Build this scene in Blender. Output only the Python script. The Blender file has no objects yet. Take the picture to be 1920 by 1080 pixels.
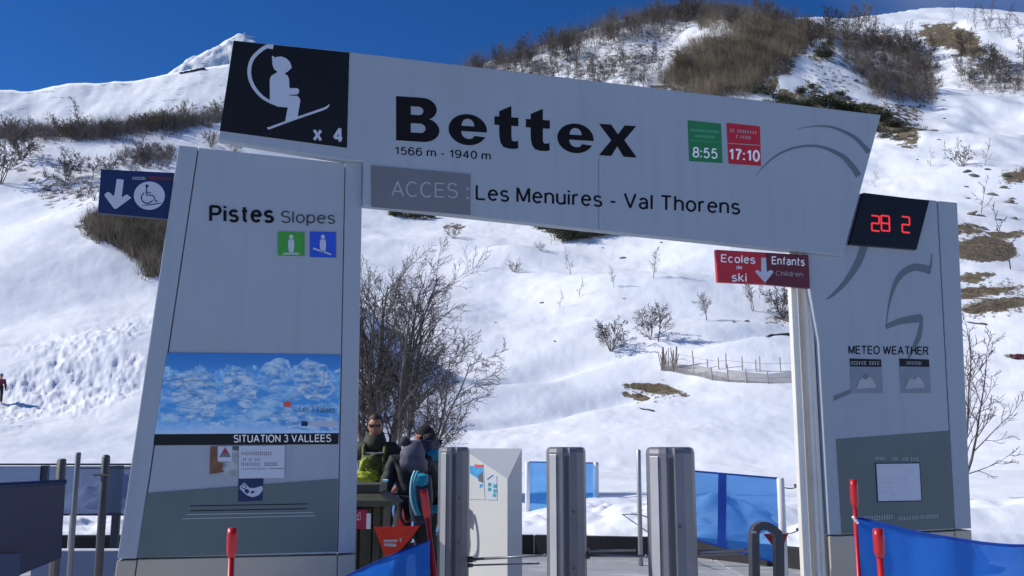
import bpy, math, random
import numpy as np
from mathutils import Vector, Matrix, noise as mnoise

# ------------------------------------------------------------------ camera, sky, sun, exposure
scene = bpy.context.scene
F = 1800.0                      # focal length in photo pixels (1920 wide)
HORIZON = 838.0
EYE = 1.55
PITCH = math.atan((HORIZON - 540.0) / F)
cam_d = bpy.data.cameras.new('camera')
cam_d.sensor_width = 36.0
cam_d.lens = 36.0 * F / 1920.0
cam_d.clip_start = 0.05
cam_d.clip_end = 9000.0
cam = bpy.data.objects.new('camera', cam_d)
scene.collection.objects.link(cam)
cam.location = (0, 0, EYE)
cam.rotation_euler = (math.radians(90) + PITCH, 0, 0)
scene.camera = cam

SUN_ELEV = math.radians(37.0)
SUN_H = Vector((-1.0, 0.05, 0.0)).normalized()
SUN_DIR = Vector((SUN_H.x * math.cos(SUN_ELEV), SUN_H.y * math.cos(SUN_ELEV), math.sin(SUN_ELEV)))
world = bpy.data.worlds.new("World")
scene.world = world
world.use_nodes = True
wnt = world.node_tree
for n in list(wnt.nodes):
    wnt.nodes.remove(n)
wo = wnt.nodes.new('ShaderNodeOutputWorld')
wb = wnt.nodes.new('ShaderNodeBackground')
sky = wnt.nodes.new('ShaderNodeTexSky')
sky.sky_type = 'NISHITA'
sky.sun_disc = False
sky.sun_elevation = SUN_ELEV
sky.sun_rotation = math.atan2(SUN_H.x, SUN_H.y)
sky.altitude = 3000
sky.air_density = 1.0
sky.dust_density = 0.0
sky.ozone_density = 4.5
wb.inputs['Strength'].default_value = 0.11
hs = wnt.nodes.new('ShaderNodeHueSaturation')
hs.inputs['Saturation'].default_value = 1.26
hs.inputs['Hue'].default_value = 0.511
wnt.links.new(sky.outputs[0], hs.inputs['Color'])
# thin high cloud drifting over the right-hand ridge
_tc = wnt.nodes.new('ShaderNodeTexCoord')
_cd = wnt.nodes.new('ShaderNodeTexNoise'); _cd.inputs['Scale'].default_value = 3.2; _cd.inputs['Detail'].default_value = 7; _cd.inputs['Distortion'].default_value = .6
_mp = wnt.nodes.new('ShaderNodeMapping'); _mp.inputs['Scale'].default_value = (1.0, 1.0, 3.4)
wnt.links.new(_tc.outputs['Generated'], _mp.inputs[0]); wnt.links.new(_mp.outputs[0], _cd.inputs['Vector'])
_dot = wnt.nodes.new('ShaderNodeVectorMath'); _dot.operation = 'DOT_PRODUCT'
_v = Vector((.45, .80, .49)).normalized(); _dot.inputs[1].default_value = _v
_nm = wnt.nodes.new('ShaderNodeVectorMath'); _nm.operation = 'NORMALIZE'
wnt.links.new(_tc.outputs['Generated'], _nm.inputs[0]); wnt.links.new(_nm.outputs[0], _dot.inputs[0])
_mr = wnt.nodes.new('ShaderNodeMapRange'); _mr.inputs[1].default_value = .985; _mr.inputs[2].default_value = .9995
wnt.links.new(_dot.outputs['Value'], _mr.inputs[0])
_m2 = wnt.nodes.new('ShaderNodeMapRange'); _m2.inputs[1].default_value = .42; _m2.inputs[2].default_value = .75; _m2.inputs[4].default_value = .55
wnt.links.new(_cd.outputs['Fac'], _m2.inputs[0])
_mu = wnt.nodes.new('ShaderNodeMath'); _mu.operation = 'MULTIPLY'
wnt.links.new(_mr.outputs[0], _mu.inputs[0]); wnt.links.new(_m2.outputs[0], _mu.inputs[1])
_mix = wnt.nodes.new('ShaderNodeMix'); _mix.data_type = 'RGBA'; _mix.inputs[7].default_value = (5.0, 5.4, 6.2, 1)
wnt.links.new(_mu.outputs[0], _mix.inputs[0]); wnt.links.new(hs.outputs[0], _mix.inputs[6])
wnt.links.new(_mix.outputs[2], wb.inputs['Color'])
wnt.links.new(wb.outputs[0], wo.inputs['Surface'])

sun_d = bpy.data.lights.new('sun', 'SUN')
sun_d.energy = 4.75
sun_d.angle = math.radians(0.53)
sun_d.color = (1.0, 0.965, 0.91)
sun = bpy.data.objects.new('sun', sun_d)
scene.collection.objects.link(sun)
sun.location = (-30, 0, 40)
sun.rotation_euler = (-SUN_DIR).to_track_quat('-Z', 'Y').to_euler()

scene.view_settings.view_transform = 'Standard'
scene.view_settings.look = 'None'
scene.view_settings.exposure = 0.0
scene.view_settings.gamma = 1.0
scene.view_settings.use_curve_mapping = False

# ------------------------------------------------------------------ projection helpers (photo pixel -> place)
CP, SP = math.cos(PITCH), math.sin(PITCH)

def ray(px, py):
    a = (px - 960.0) / F
    b = (540.0 - py) / F
    return Vector((a, CP - b * SP, SP + b * CP))

def at(px, py, depth):
    d = ray(px, py)
    return Vector((0, 0, EYE)) + d * (depth / d.y)

# plane of the sign: passes 5.6 m ahead at px 440, recedes to the right
SU = Vector((0.9755, 0.2198, 0.0)).normalized()
SN = Vector((SU.y, -SU.x, 0.0))                      # towards the camera side
S0 = at(440, HORIZON, 5.6)

def sp(px, py, off=0.0):
    """point on the sign plane, 'off' metres proud of it"""
    d = ray(px, py)
    o = Vector((0, 0, EYE))
    p0 = S0 + SN * off
    t = (p0 - o).dot(SN) / d.dot(SN)
    return o + d * t

def sp_ground(a, b, off=0.0):
    """the line a-b (pixels) carried down in the sign plane to the ground"""
    A, B = sp(*a, off), sp(*b, off)
    t = (A.z - 0.0) / (A.z - B.z)
    return A + (B - A) * t

# ------------------------------------------------------------------ numpy noise
def _hash(ix, iy, seed):
    h = (ix.astype(np.int64) * 374761393 + iy.astype(np.int64) * 668265263 + seed * 1274126177) & 0x7fffffff
    h = ((h ^ (h >> 13)) * 1274126177) & 0x7fffffff
    h = h ^ (h >> 16)
    return (h & 0xffff) / 65535.0

def vnoise(x, y, seed=0):
    ix, iy = np.floor(x), np.floor(y)
    fx, fy = x - ix, y - iy
    fx = fx * fx * fx * (fx * (fx * 6 - 15) + 10)
    fy = fy * fy * fy * (fy * (fy * 6 - 15) + 10)
    a = _hash(ix, iy, seed); b = _hash(ix + 1, iy, seed)
    c = _hash(ix, iy + 1, seed); d = _hash(ix + 1, iy + 1, seed)
    return ((a * (1 - fx) + b * fx) * (1 - fy) + (c * (1 - fx) + d * fx) * fy) * 2 - 1

def fbm(x, y, octv=4, seed=0, gain=0.5):
    s = np.zeros_like(x); a = 1.0
    for i in range(octv):
        s = s + a * vnoise(x, y, seed + i * 17)
        x, y = x * 2.03 + 11.3, y * 2.03 - 7.7
        a *= gain
    return s

# ------------------------------------------------------------------ terrain height
# skyline of the near hills: photo px, py, distance of the crest
CREST = [(-900, 330, 190), (-300, 262, 170), (0, 250, 165), (130, 256, 160), (300, 236, 165), (430, 221, 175), (560, 212, 190),
         (700, 178, 220), (870, 128, 260), (960, 106, 270), (1060, 72, 275), (1180, 36, 285), (1250, 22, 290),
         (1330, 14, 290), (1400, 18, 288), (1480, 36, 292), (1540, 32, 315), (1590, 37, 330), (1700, 18, 345), (1790, 12, 350),
         (1850, 15, 350), (1920, 22, 345), (2200, 40, 330), (2900, 90, 300)]
_ph, _rc, _ec = [], [], []
for px, py, rc in CREST:
    d = ray(px, py)
    h = math.hypot(d.x, d.y)
    _ph.append(math.atan2(d.x, d.y)); _rc.append(rc); _ec.append(d.z / h)
_ph = [-2.6, -1.9, -1.35] + _ph + [1.2, 1.9, 2.6]
_rc = [170, 170, 180] + _rc + [280, 220, 170]
_ec = [0.03, 0.05, 0.14] + _ec + [0.30, 0.06, 0.03]
_g = np.linspace(-2.6, 2.6, 1301)
_kr = np.exp(-0.5 * (np.arange(-24, 25) / 9.0) ** 2); _kr /= _kr.sum()
_ke = np.exp(-0.5 * (np.arange(-12, 13) / 3.5) ** 2); _ke /= _ke.sum()
def _sm(vals, k):
    v = np.interp(_g, _ph, vals); n = len(k) // 2
    return np.convolve(np.pad(v, n, mode='edge'), k, mode='valid')
_rc, _ec, _ph = _sm(_rc, _kr), _sm(_ec, _ke), _g
# hollows and mounds on the slopes: photo px, py, distance, radius across, radius along the view, height
def polar_of(px, dist):
    d = ray(px, 700)
    v = Vector((d.x, d.y, 0)).normalized() * dist
    return v.x, v.y
MOUNDS = [(635, 64, 4.5, 7, 5.2), (610, 50, 3.5, 4, 2.6), (800, 62, 6, 3.5, 1.4), (985, 104, 5, 3, 1.5), (940, 58, 8, 2.0, -0.5), (1010, 75, 10, 4, 1.0), (1300, 70, 9, 4, 0.8), (1180, 88, 7, 5, 1.0), (700, 80, 9, 6, 1.4),
          (1420, 82, 10, 3.5, -.7), (200, 70, 8, 9, 1.3), (60, 60, 6, 6, -.8), (230, 110, 10, 12, 3.0), (60, 95, 8, 10, 1.4),
          (850, 110, 10, 8, 1.3), (1700, 120, 16, 12, 3.0), (1850, 100, 9, 6, 1.2), (1880, 150, 12, 9, 3.0),
          (620, 52, 6, 3, .8), (1240, 48, 9, 2.5, .45), (1120, 57, 5, 2, .4), (1560, 230, 20, 26, 9.0), (1420, 240, 16, 26, 6.0),
          (1180, 250, 14, 22, 4.5), (1750, 260, 18, 22, -5.0), (330, 160, 12, 10, 2.0), (100, 150, 12, 10, 2.0)]
MOUNDS = [(polar_of(px, dd) + (ra, rb, a)) for px, dd, ra, rb, a in MOUNDS]

def smooth(x, a, b):
    t = np.clip((x - a) / (b - a), 0, 1)
    return t * t * (3 - 2 * t)

def H(x, y):
    x = np.asarray(x, dtype=float); y = np.asarray(y, dtype=float)
    r = np.hypot(x, y); phi = np.arctan2(x, y)
    Rc = np.interp(phi, _ph, _rc); Ec = np.interp(phi, _ph, _ec)
    zc = EYE + Rc * Ec
    base = 0.35 * smooth(y, 13.55, 13.75) + 0.02 * fbm(x * .8, y * .8, 3, 5) + 0.25 * smooth(y, 20, 40)
    # ploughed heaps behind the lanes
    base = base + smooth(y, 13.7, 15.0) * (1 - smooth(y, 16.5, 21)) * (0.26 + 0.16 * fbm(x * .55, y * .7, 4, 41)) * (0.25 + 0.75 * smooth(x, -.2, 1.6))
    r0 = 42.0
    t = (r - r0) / (Rc - r0)
    tc = np.clip(t, 0, 1)
    s = np.power(tc, 1.32)
    z = base + (zc - base) * s
    back = np.clip(r - Rc, 0, None)
    z = z - 0.30 * np.clip(back - 3, 0, None) - 0.02 * np.minimum(back, 3) ** 2
    hill = smooth(r, 42, 90)
    near_crest = 1 - 0.75 * smooth(t, 0.86, 1.0)
    z = z + hill * near_crest * (1.3 * fbm(x / 31., y / 31., 3, 3) + 0.18 * fbm(x / 8., y / 8., 4, 9) + smooth(r, 130, 200) * 2.3 * fbm(x / 24. + 5, y / 30., 4, 77))
    z = z + smooth(r, 22, 45) * (0.055 * fbm(x / 2.2, y / 3.2, 4, 21) + 0.16 * fbm(x / 9., y / 5., 2, 23))
    # avalanche-churned patch on the left
    cx, cy = polar_of(165, 66)
    ch = np.exp(-(((x - cx) / 6.5) ** 2 + ((y - cy) / 13.) ** 2) ** 2)
    z = z + ch * (0.5 + 0.5 * np.clip(fbm(x / 4., y / 5., 2, 66) * 2, -1, 1)) * 0.12 * fbm(x / .5, y / .8, 4, 61, .65)
    for mx, my, ra, rb, a in MOUNDS:
        l = math.hypot(mx, my); ux, uy = mx / l, my / l
        da = ((x - mx) * uy - (y - my) * ux) / ra
        db = ((x - mx) * ux + (y - my) * uy) / rb
        z = z + a * np.exp(-(da * da + db * db))
    # a groomed track cut across the slope: bench with a bank
    rt = 66 + 7 * np.clip((phi - 0.02) / 0.2, -2, 2) + 1.5 * np.sin(phi * 23)
    z = z - 0.9 * np.exp(-((r - rt) / 2.2) ** 2) * smooth(phi, -.12, -.02) * (1 - smooth(phi, .22, .34))
    rt2 = 54 + 9 * np.clip((phi + 0.03) / 0.2, -2, 2)
    z = z - 0.55 * np.exp(-((r - rt2) / 1.5) ** 2) * smooth(phi, -.14, -.04) * (1 - smooth(phi, .10, .22))
    return z

_TP = np.radians(np.linspace(-34, 34, 1100)); _TR = np.geomspace(13.8, 384, 900)
_TT = None
def hits(pts):
    """photo pixels -> points on the terrain (march along the view ray over a polar height table)"""
    global _TT
    if _TT is None:
        PH, RR = np.meshgrid(_TP, _TR, indexing='ij'); _TT = H(RR * np.sin(PH), RR * np.cos(PH))
    P = np.array(pts, dtype=float)
    a = (P[:, 0] - 960) / F; b = (540 - P[:, 1]) / F
    D = np.stack([a, CP - b * SP, SP + b * CP], 1)
    D = D / np.hypot(D[:, 0], D[:, 1])[:, None]
    ph = np.arctan2(D[:, 0], D[:, 1]); fi = np.clip((ph - _TP[0]) / (_TP[1] - _TP[0]), 0, len(_TP) - 1.001); i0 = fi.astype(int); w = fi - i0
    res = []
    for k in range(len(P)):
        col = _TT[i0[k]] * (1 - w[k]) + _TT[i0[k] + 1] * w[k]
        below = (EYE + D[k, 2] * _TR) < col
        if not below.any():
            res.append(None); continue
        j = int(np.argmax(below))
        r = _TR[j]
        if j > 0:
            g0 = EYE + D[k, 2] * _TR[j - 1] - col[j - 1]; g1 = EYE + D[k, 2] * _TR[j] - col[j]
            t = g0 / (g0 - g1); r = _TR[j - 1] + (_TR[j] - _TR[j - 1]) * t
        res.append(Vector((D[k, 0] * r, D[k, 1] * r, EYE + D[k, 2] * r)))
    return res

def hit(px, py):
    return hits([(px, py)])[0]

def ground_z(x, y):
    return float(H(np.array([x]), np.array([y]))[0])

# ------------------------------------------------------------------ objects
C = scene.collection

def tagit(o, label=None, cat=None, group=None, kind=None):
    if label: o['label'] = label
    if cat: o['category'] = cat
    if group: o['group'] = group
    if kind: o['kind'] = kind
    return o

def thing(name, label, cat, loc=(0, 0, 0), group=None):
    o = bpy.data.objects.new(name, None)
    o.empty_display_size = 0.2
    C.objects.link(o)
    o.location = loc
    o['root'] = 1
    del o['root']
    return tagit(o, label, cat, group)

def root_loc(o):
    while o is not None and o.parent is not None:
        o = o.parent
    return o.location.copy() if o is not None else Vector((0, 0, 0))

def mesh_obj(name, verts, faces, mats, parent=None, smooth_sh=False, bevel=0.0, mat_idx=None, loc=None):
    """vertices in world coordinates; origin at the thing's base"""
    if not isinstance(mats, (list, tuple)):
        mats = [mats]
    off = root_loc(parent) if parent is not None else (Vector(loc) if loc is not None else Vector((0, 0, 0)))
    me = bpy.data.meshes.new(name)
    me.from_pydata([(v[0] - off.x, v[1] - off.y, v[2] - off.z) for v in verts], [], faces)
    for m in mats:
        me.materials.append(m)
    if mat_idx is not None:
        me.polygons.foreach_set('material_index', mat_idx)
    if smooth_sh:
        me.polygons.foreach_set('use_smooth', [True] * len(me.polygons))
    me.update()
    o = bpy.data.objects.new(name, me)
    C.objects.link(o)
    if parent is not None:
        o.parent = parent
    else:
        o.location = off
    if bevel > 0:
        b = o.modifiers.new('bevel', 'BEVEL')
        b.width = bevel; b.segments = 2; b.limit_method = 'ANGLE'; b.angle_limit = math.radians(35)
    return o

class MB:
    def __init__(s):
        s.v = []; s.f = []; s.mi = []
    def add(s, verts, faces, mi=0):
        n = len(s.v)
        s.v += [tuple(v) for v in verts]
        s.f += [tuple(i + n for i in f) for f in faces]
        s.mi += [mi] * len(faces)
    def box(s, c, size, ax=None, mi=0):
        c = Vector(c); hx, hy, hz = size[0] / 2, size[1] / 2, size[2] / 2
        X, Y, Z = ax if ax else (Vector((1, 0, 0)), Vector((0, 1, 0)), Vector((0, 0, 1)))
        vs = [c + X * (a * hx) + Y * (b * hy) + Z * (d * hz) for a, b, d in
              [(-1, -1, -1), (1, -1, -1), (1, 1, -1), (-1, 1, -1), (-1, -1, 1), (1, -1, 1), (1, 1, 1), (-1, 1, 1)]]
        s.add(vs, [(0, 3, 2, 1), (4, 5, 6, 7), (0, 1, 5, 4), (1, 2, 6, 5), (2, 3, 7, 6), (3, 0, 4, 7)], mi)
    def tube(s, pts, rad, n=8, cap=True, mi=0):
        pts = [Vector(p) for p in pts]
        if not isinstance(rad, (list, tuple)):
            rad = [rad] * len(pts)
        rings = []; up = None
        for i, p in enumerate(pts):
            d = (pts[min(i + 1, len(pts) - 1)] - pts[max(i - 1, 0)])
            d = d.normalized() if d.length > 1e-9 else Vector((0, 0, 1))
            if up is None:
                up = d.orthogonal().normalized()
            up = (up - d * up.dot(d))
            up = up.normalized() if up.length > 1e-6 else d.orthogonal().normalized()
            w = d.cross(up)
            rings.append([p + (up * math.cos(2 * math.pi * k / n) + w * math.sin(2 * math.pi * k / n)) * rad[i] for k in range(n)])
        vs = [v for r in rings for v in r]; fs = []
        for i in range(len(pts) - 1):
            for k in range(n):
                a = i * n + k; b = i * n + (k + 1) % n
                fs.append((a, b, b + n, a + n))
        if cap:
            fs.append(tuple(range(n - 1, -1, -1)))
            fs.append(tuple((len(pts) - 1) * n + k for k in range(n)))
        s.add(vs, fs, mi)
    def prism(s, poly, vec, mi=0):
        """front polygon (list of points) extruded by vec"""
        n = len(poly)
        vs = [Vector(p) for p in poly] + [Vector(p) + vec for p in poly]
        fs = [tuple(range(n)), tuple(range(2 * n - 1, n - 1, -1))]
        for i in range(n):
            j = (i + 1) % n
            fs.append((i, i + n, j + n, j))
        s.add(vs, fs, mi)
    def ball(s, c, r, seg=12, rings=8, mi=0, sc=(1, 1, 1)):
        c = Vector(c); vs = []; fs = []
        for i in range(rings + 1):
            th = math.pi * i / rings
            for k in range(seg):
                ph = 2 * math.pi * k / seg
                vs.append(c + Vector((r * sc[0] * math.sin(th) * math.cos(ph), r * sc[1] * math.sin(th) * math.sin(ph), r * sc[2] * math.cos(th))))
        for i in range(rings):
            for k in range(seg):
                a = i * seg + k; b = i * seg + (k + 1) % seg
                fs.append((a, a + seg, b + seg, b))
        s.add(vs, fs, mi)
    def build(s, name, mats, parent=None, **kw):
        return mesh_obj(name, s.v, s.f, mats, parent, mat_idx=s.mi, **kw)

# ------------------------------------------------------------------ materials
MATS = {}
def mat(name, col, rough=0.6, metal=0.0, var=0.08, scale=6.0, bump=0.0, bscale=40.0, emit=None, estr=0.0, alpha=1.0, transl=0.0, spec=0.5, dirt=None):
    if name in MATS:
        return MATS[name]
    m = bpy.data.materials.new(name); m.use_nodes = True
    nt = m.node_tree; b = nt.nodes['Principled BSDF']; out = nt.nodes['Material Output']
    b.inputs['Roughness'].default_value = rough
    b.inputs['Metallic'].default_value = metal
    b.inputs['Specular IOR Level'].default_value = spec
    tc = nt.nodes.new('ShaderNodeTexCoord')
    nz = nt.nodes.new('ShaderNodeTexNoise'); nz.inputs['Scale'].default_value = scale; nz.inputs['Detail'].default_value = 5
    nt.links.new(tc.outputs['Object'], nz.inputs['Vector'])
    mr = nt.nodes.new('ShaderNodeMapRange'); mr.inputs[1].default_value = .3; mr.inputs[2].default_value = .7
    mr.inputs[3].default_value = 1 - var; mr.inputs[4].default_value = 1 + var
    nt.links.new(nz.outputs['Fac'], mr.inputs[0])
    mx = nt.nodes.new('ShaderNodeVectorMath'); mx.operation = 'SCALE'
    mx.inputs[0].default_value = col[:3]
    nt.links.new(mr.outputs[0], mx.inputs['Scale'])
    src = mx.outputs[0]
    if dirt:
        n2 = nt.nodes.new('ShaderNodeTexNoise'); n2.inputs['Scale'].default_value = dirt[1]; n2.inputs['Detail'].default_value = 8
        nt.links.new(tc.outputs['Object'], n2.inputs['Vector'])
        m2 = nt.nodes.new('ShaderNodeMapRange'); m2.inputs[1].default_value = .55; m2.inputs[2].default_value = .8; m2.inputs[4].default_value = dirt[2]
        nt.links.new(n2.outputs['Fac'], m2.inputs[0])
        mm = nt.nodes.new('ShaderNodeMix'); mm.data_type = 'RGBA'
        mm.inputs[7].default_value = (*dirt[0], 1)
        nt.links.new(m2.outputs[0], mm.inputs[0]); nt.links.new(src, mm.inputs[6])
        src = mm.outputs[2]
    if name == 'sign_white':
        mpp = nt.nodes.new('ShaderNodeMapping'); mpp.inputs['Scale'].default_value = (14, 14, .55)
        n3 = nt.nodes.new('ShaderNodeTexNoise'); n3.inputs['Scale'].default_value = 1.0; n3.inputs['Detail'].default_value = 6
        nt.links.new(tc.outputs['Object'], mpp.inputs[0]); nt.links.new(mpp.outputs[0], n3.inputs['Vector'])
        m3 = nt.nodes.new('ShaderNodeMapRange'); m3.inputs[1].default_value = .5; m3.inputs[2].default_value = .8; m3.inputs[3].default_value = 1.0; m3.inputs[4].default_value = .92
        nt.links.new(n3.outputs['Fac'], m3.inputs[0])
        m4 = nt.nodes.new('ShaderNodeVectorMath'); m4.operation = 'SCALE'; nt.links.new(src, m4.inputs[0]); nt.links.new(m3.outputs[0], m4.inputs['Scale']); src = m4.outputs[0]
    nt.links.new(src, b.inputs['Base Color'])
    rr = nt.nodes.new('ShaderNodeMapRange'); rr.inputs[3].default_value = max(0, rough - .06); rr.inputs[4].default_value = min(1, rough + .06)
    nt.links.new(nz.outputs['Fac'], rr.inputs[0]); nt.links.new(rr.outputs[0], b.inputs['Roughness'])
    if bump > 0:
        nb = nt.nodes.new('ShaderNodeTexNoise'); nb.inputs['Scale'].default_value = bscale; nb.inputs['Detail'].default_value = 4
        nt.links.new(tc.outputs['Object'], nb.inputs['Vector'])
        bp = nt.nodes.new('ShaderNodeBump'); bp.inputs['Strength'].default_value = bump; bp.inputs['Distance'].default_value = 0.01
        nt.links.new(nb.outputs['Fac'], bp.inputs['Height']); nt.links.new(bp.outputs[0], b.inputs['Normal'])
    if emit:
        b.inputs['Emission Color'].default_value = (*emit, 1); b.inputs['Emission Strength'].default_value = estr
    last = b.outputs[0]
    if transl > 0:
        tr = nt.nodes.new('ShaderNodeBsdfTranslucent'); nt.links.new(src, tr.inputs['Color'])
        ms = nt.nodes.new('ShaderNodeMixShader'); ms.inputs[0].default_value = transl
        nt.links.new(last, ms.inputs[1]); nt.links.new(tr.outputs[0], ms.inputs[2]); last = ms.outputs[0]
    if alpha < 1:
        tp = nt.nodes.new('ShaderNodeBsdfTransparent')
        tp.inputs['Color'].default_value = (*[min(1, c ** .5 + .15) for c in col[:3]], 1)
        ms = nt.nodes.new('ShaderNodeMixShader'); ms.inputs[0].default_value = alpha
        nt.links.new(tp.outputs[0], ms.inputs[1]); nt.links.new(last, ms.inputs[2]); last = ms.outputs[0]
    nt.links.new(last, out.inputs['Surface'])
    MATS[name] = m
    return m

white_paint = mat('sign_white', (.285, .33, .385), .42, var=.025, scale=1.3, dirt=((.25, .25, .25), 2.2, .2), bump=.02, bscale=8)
cream_paint = mat('base_cream', (.42, .38, .30), .5, var=.05, scale=2, dirt=((.3, .28, .24), 3, .4))
black_print = mat('black_print', (.006, .007, .010), .45, var=.2, scale=3, spec=.25)
dark_print = mat('dark_lettering', (.006, .006, .009), .7, var=.1, spec=.15)
grey_plate = mat('grey_plate', (.13, .14, .16), .45, var=.06, scale=3)
grey_green = mat('grey_green_print', (.085, .12, .125), .45, var=.06, scale=2, dirt=((.13, .15, .15), 4, .3))
ribbon_grey = mat('ribbon_grey', (.105, .135, .16), .45, var=.05)
light_print = mat('light_lettering', (.42, .47, .56), .45, var=.03)
pale_print = mat('pale_lettering', (.33, .35, .38), .5, var=.05)
white_print = mat('white_lettering', (.8, .82, .84), .45, var=.02)
green_print = mat('green_print', (.018, .17, .055), .4, var=.08)
light_green = mat('light_green_print', (.05, .26, .12), .4, var=.05)
red_print = mat('red_print', (.42, .012, .022), .4, var=.08)
navy_print = mat('navy_print', (.009, .022, .085), .45, var=.1, spec=.3)
slope_green = mat('slope_green', (.04, .28, .03), .4, var=.1)
slope_blue = mat('slope_blue', (.012, .07, .52), .4, var=.1)
steel = mat('brushed_steel', (.16, .165, .18), .42, metal=.35, var=.12, scale=4, bump=.05, bscale=60)
alu_side = mat('grey_aluminium', (.42, .42, .42), .4, metal=.45, var=.08, scale=3)
steel_dark = mat('dark_steel', (.07, .07, .075), .45, metal=.6, var=.15)
post_brown = mat('weathered_post', (.10, .095, .085), .6, metal=.2, var=.2, scale=5)
rail_dark = mat('dark_rail', (.03, .035, .05), .45, metal=.4)
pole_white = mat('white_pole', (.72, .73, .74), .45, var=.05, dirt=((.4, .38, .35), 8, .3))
cream_post = mat('cream_post', (.66, .64, .58), .5, var=.04, scale=3, dirt=((.4, .38, .33), 5, .3))
red_plastic = mat('red_plastic', (.50, .012, .018), .35, var=.12, scale=8, transl=.15)
net_blue = mat('blue_net', (.035, .25, .78), .6, var=.10, scale=2.5, alpha=.64, transl=.5)
net_front = mat('dense_blue_net', (.012, .15, .62), .6, var=.10, scale=2.5, alpha=.86, transl=.6)
net_blue_far = mat('pale_blue_net', (.04, .26, .70), .7, var=.10, scale=3, alpha=.55, transl=.5)
net_seam = mat('blue_webbing', (.008, .07, .42), .6, var=.1, transl=.3)
navy_panel = mat('navy_windbreak', (.006, .014, .05), .35, var=.12, scale=1.4)
glass_blue = mat('tinted_screen', (.13, .19, .33), .15, var=.15, scale=1.6, alpha=.45)
low_wall = mat('low_wall_grey', (.10, .14, .24), .55, var=.1, scale=2)
rubber = mat('black_rubber', (.012, .012, .014), .7, var=.25, scale=5, bump=.2, bscale=50)
lane_grey = mat('lane_panel', (.34, .35, .36), .6, var=.1, scale=3, dirt=((.7, .72, .75), 3, .7), bump=.1)
kiosk_white = mat('cabinet_white', (.54, .55, .54), .4, var=.03, scale=2, dirt=((.45, .45, .43), 3, .25))
kiosk_grey = mat('cabinet_grey', (.38, .41, .44), .4, var=.04, scale=2)
paper = mat('paper', (.48, .52, .60), .7, var=.03)
ink = mat('faint_ink', (.10, .11, .14), .7, var=.1)
sky_print = mat('poster_blue', (.05, .30, .58), .5, var=.3, scale=25)
teal_print = mat('poster_teal', (.02, .28, .33), .5, var=.2)
coral_print = mat('poster_red', (.62, .08, .06), .5, var=.1)
orange_flag = mat('orange_pennant', (.72, .055, .022), .6, var=.1, scale=8, transl=.4)
rope_m = mat('rope', (.06, .06, .07), .8)
hut_brown = mat('hut_brown', (.050, .043, .026), .7, var=.3, scale=9, bump=.3, bscale=25)
hut_olive = mat('hut_olive', (.058, .058, .038), .6, var=.2, scale=6, bump=.2, bscale=20)
magenta_print = mat('magenta_print', (.38, .01, .07), .5, var=.1)
bark = mat('bark', (.115, .10, .09), .9, var=.3, scale=12, bump=.4, bscale=30)
twig_m = mat('twig', (.066, .056, .053), .9, var=.25, scale=3)
hill_twig = mat('hill_twig', (.135, .110, .092), .9, var=.3, scale=.6)
hill_twig2 = mat('hill_twig_warm', (.17, .135, .085), .9, var=.3, scale=.6)
scrub_m = mat('scrub_brown', (.225, .185, .13), .95, var=.35, scale=.25)
scrub_g = mat('scrub_grey', (.150, .130, .118), .95, var=.35, scale=.25)
juniper_m = mat('juniper_green', (.052, .056, .028), .9, var=.45, scale=2.0)
rock_m = mat('rock', (.17, .155, .13), .9, var=.35, scale=2.5, bump=.6, bscale=9)
wood_old = mat('old_wood', (.30, .25, .19), .9, var=.3, scale=10)
led_red = mat('led_red', (.3, .01, .01), .5, emit=(1.0, .04, .05), estr=.75)
led_black = mat('led_glass', (.004, .004, .009), .35, var=.1, spec=.3)

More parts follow.
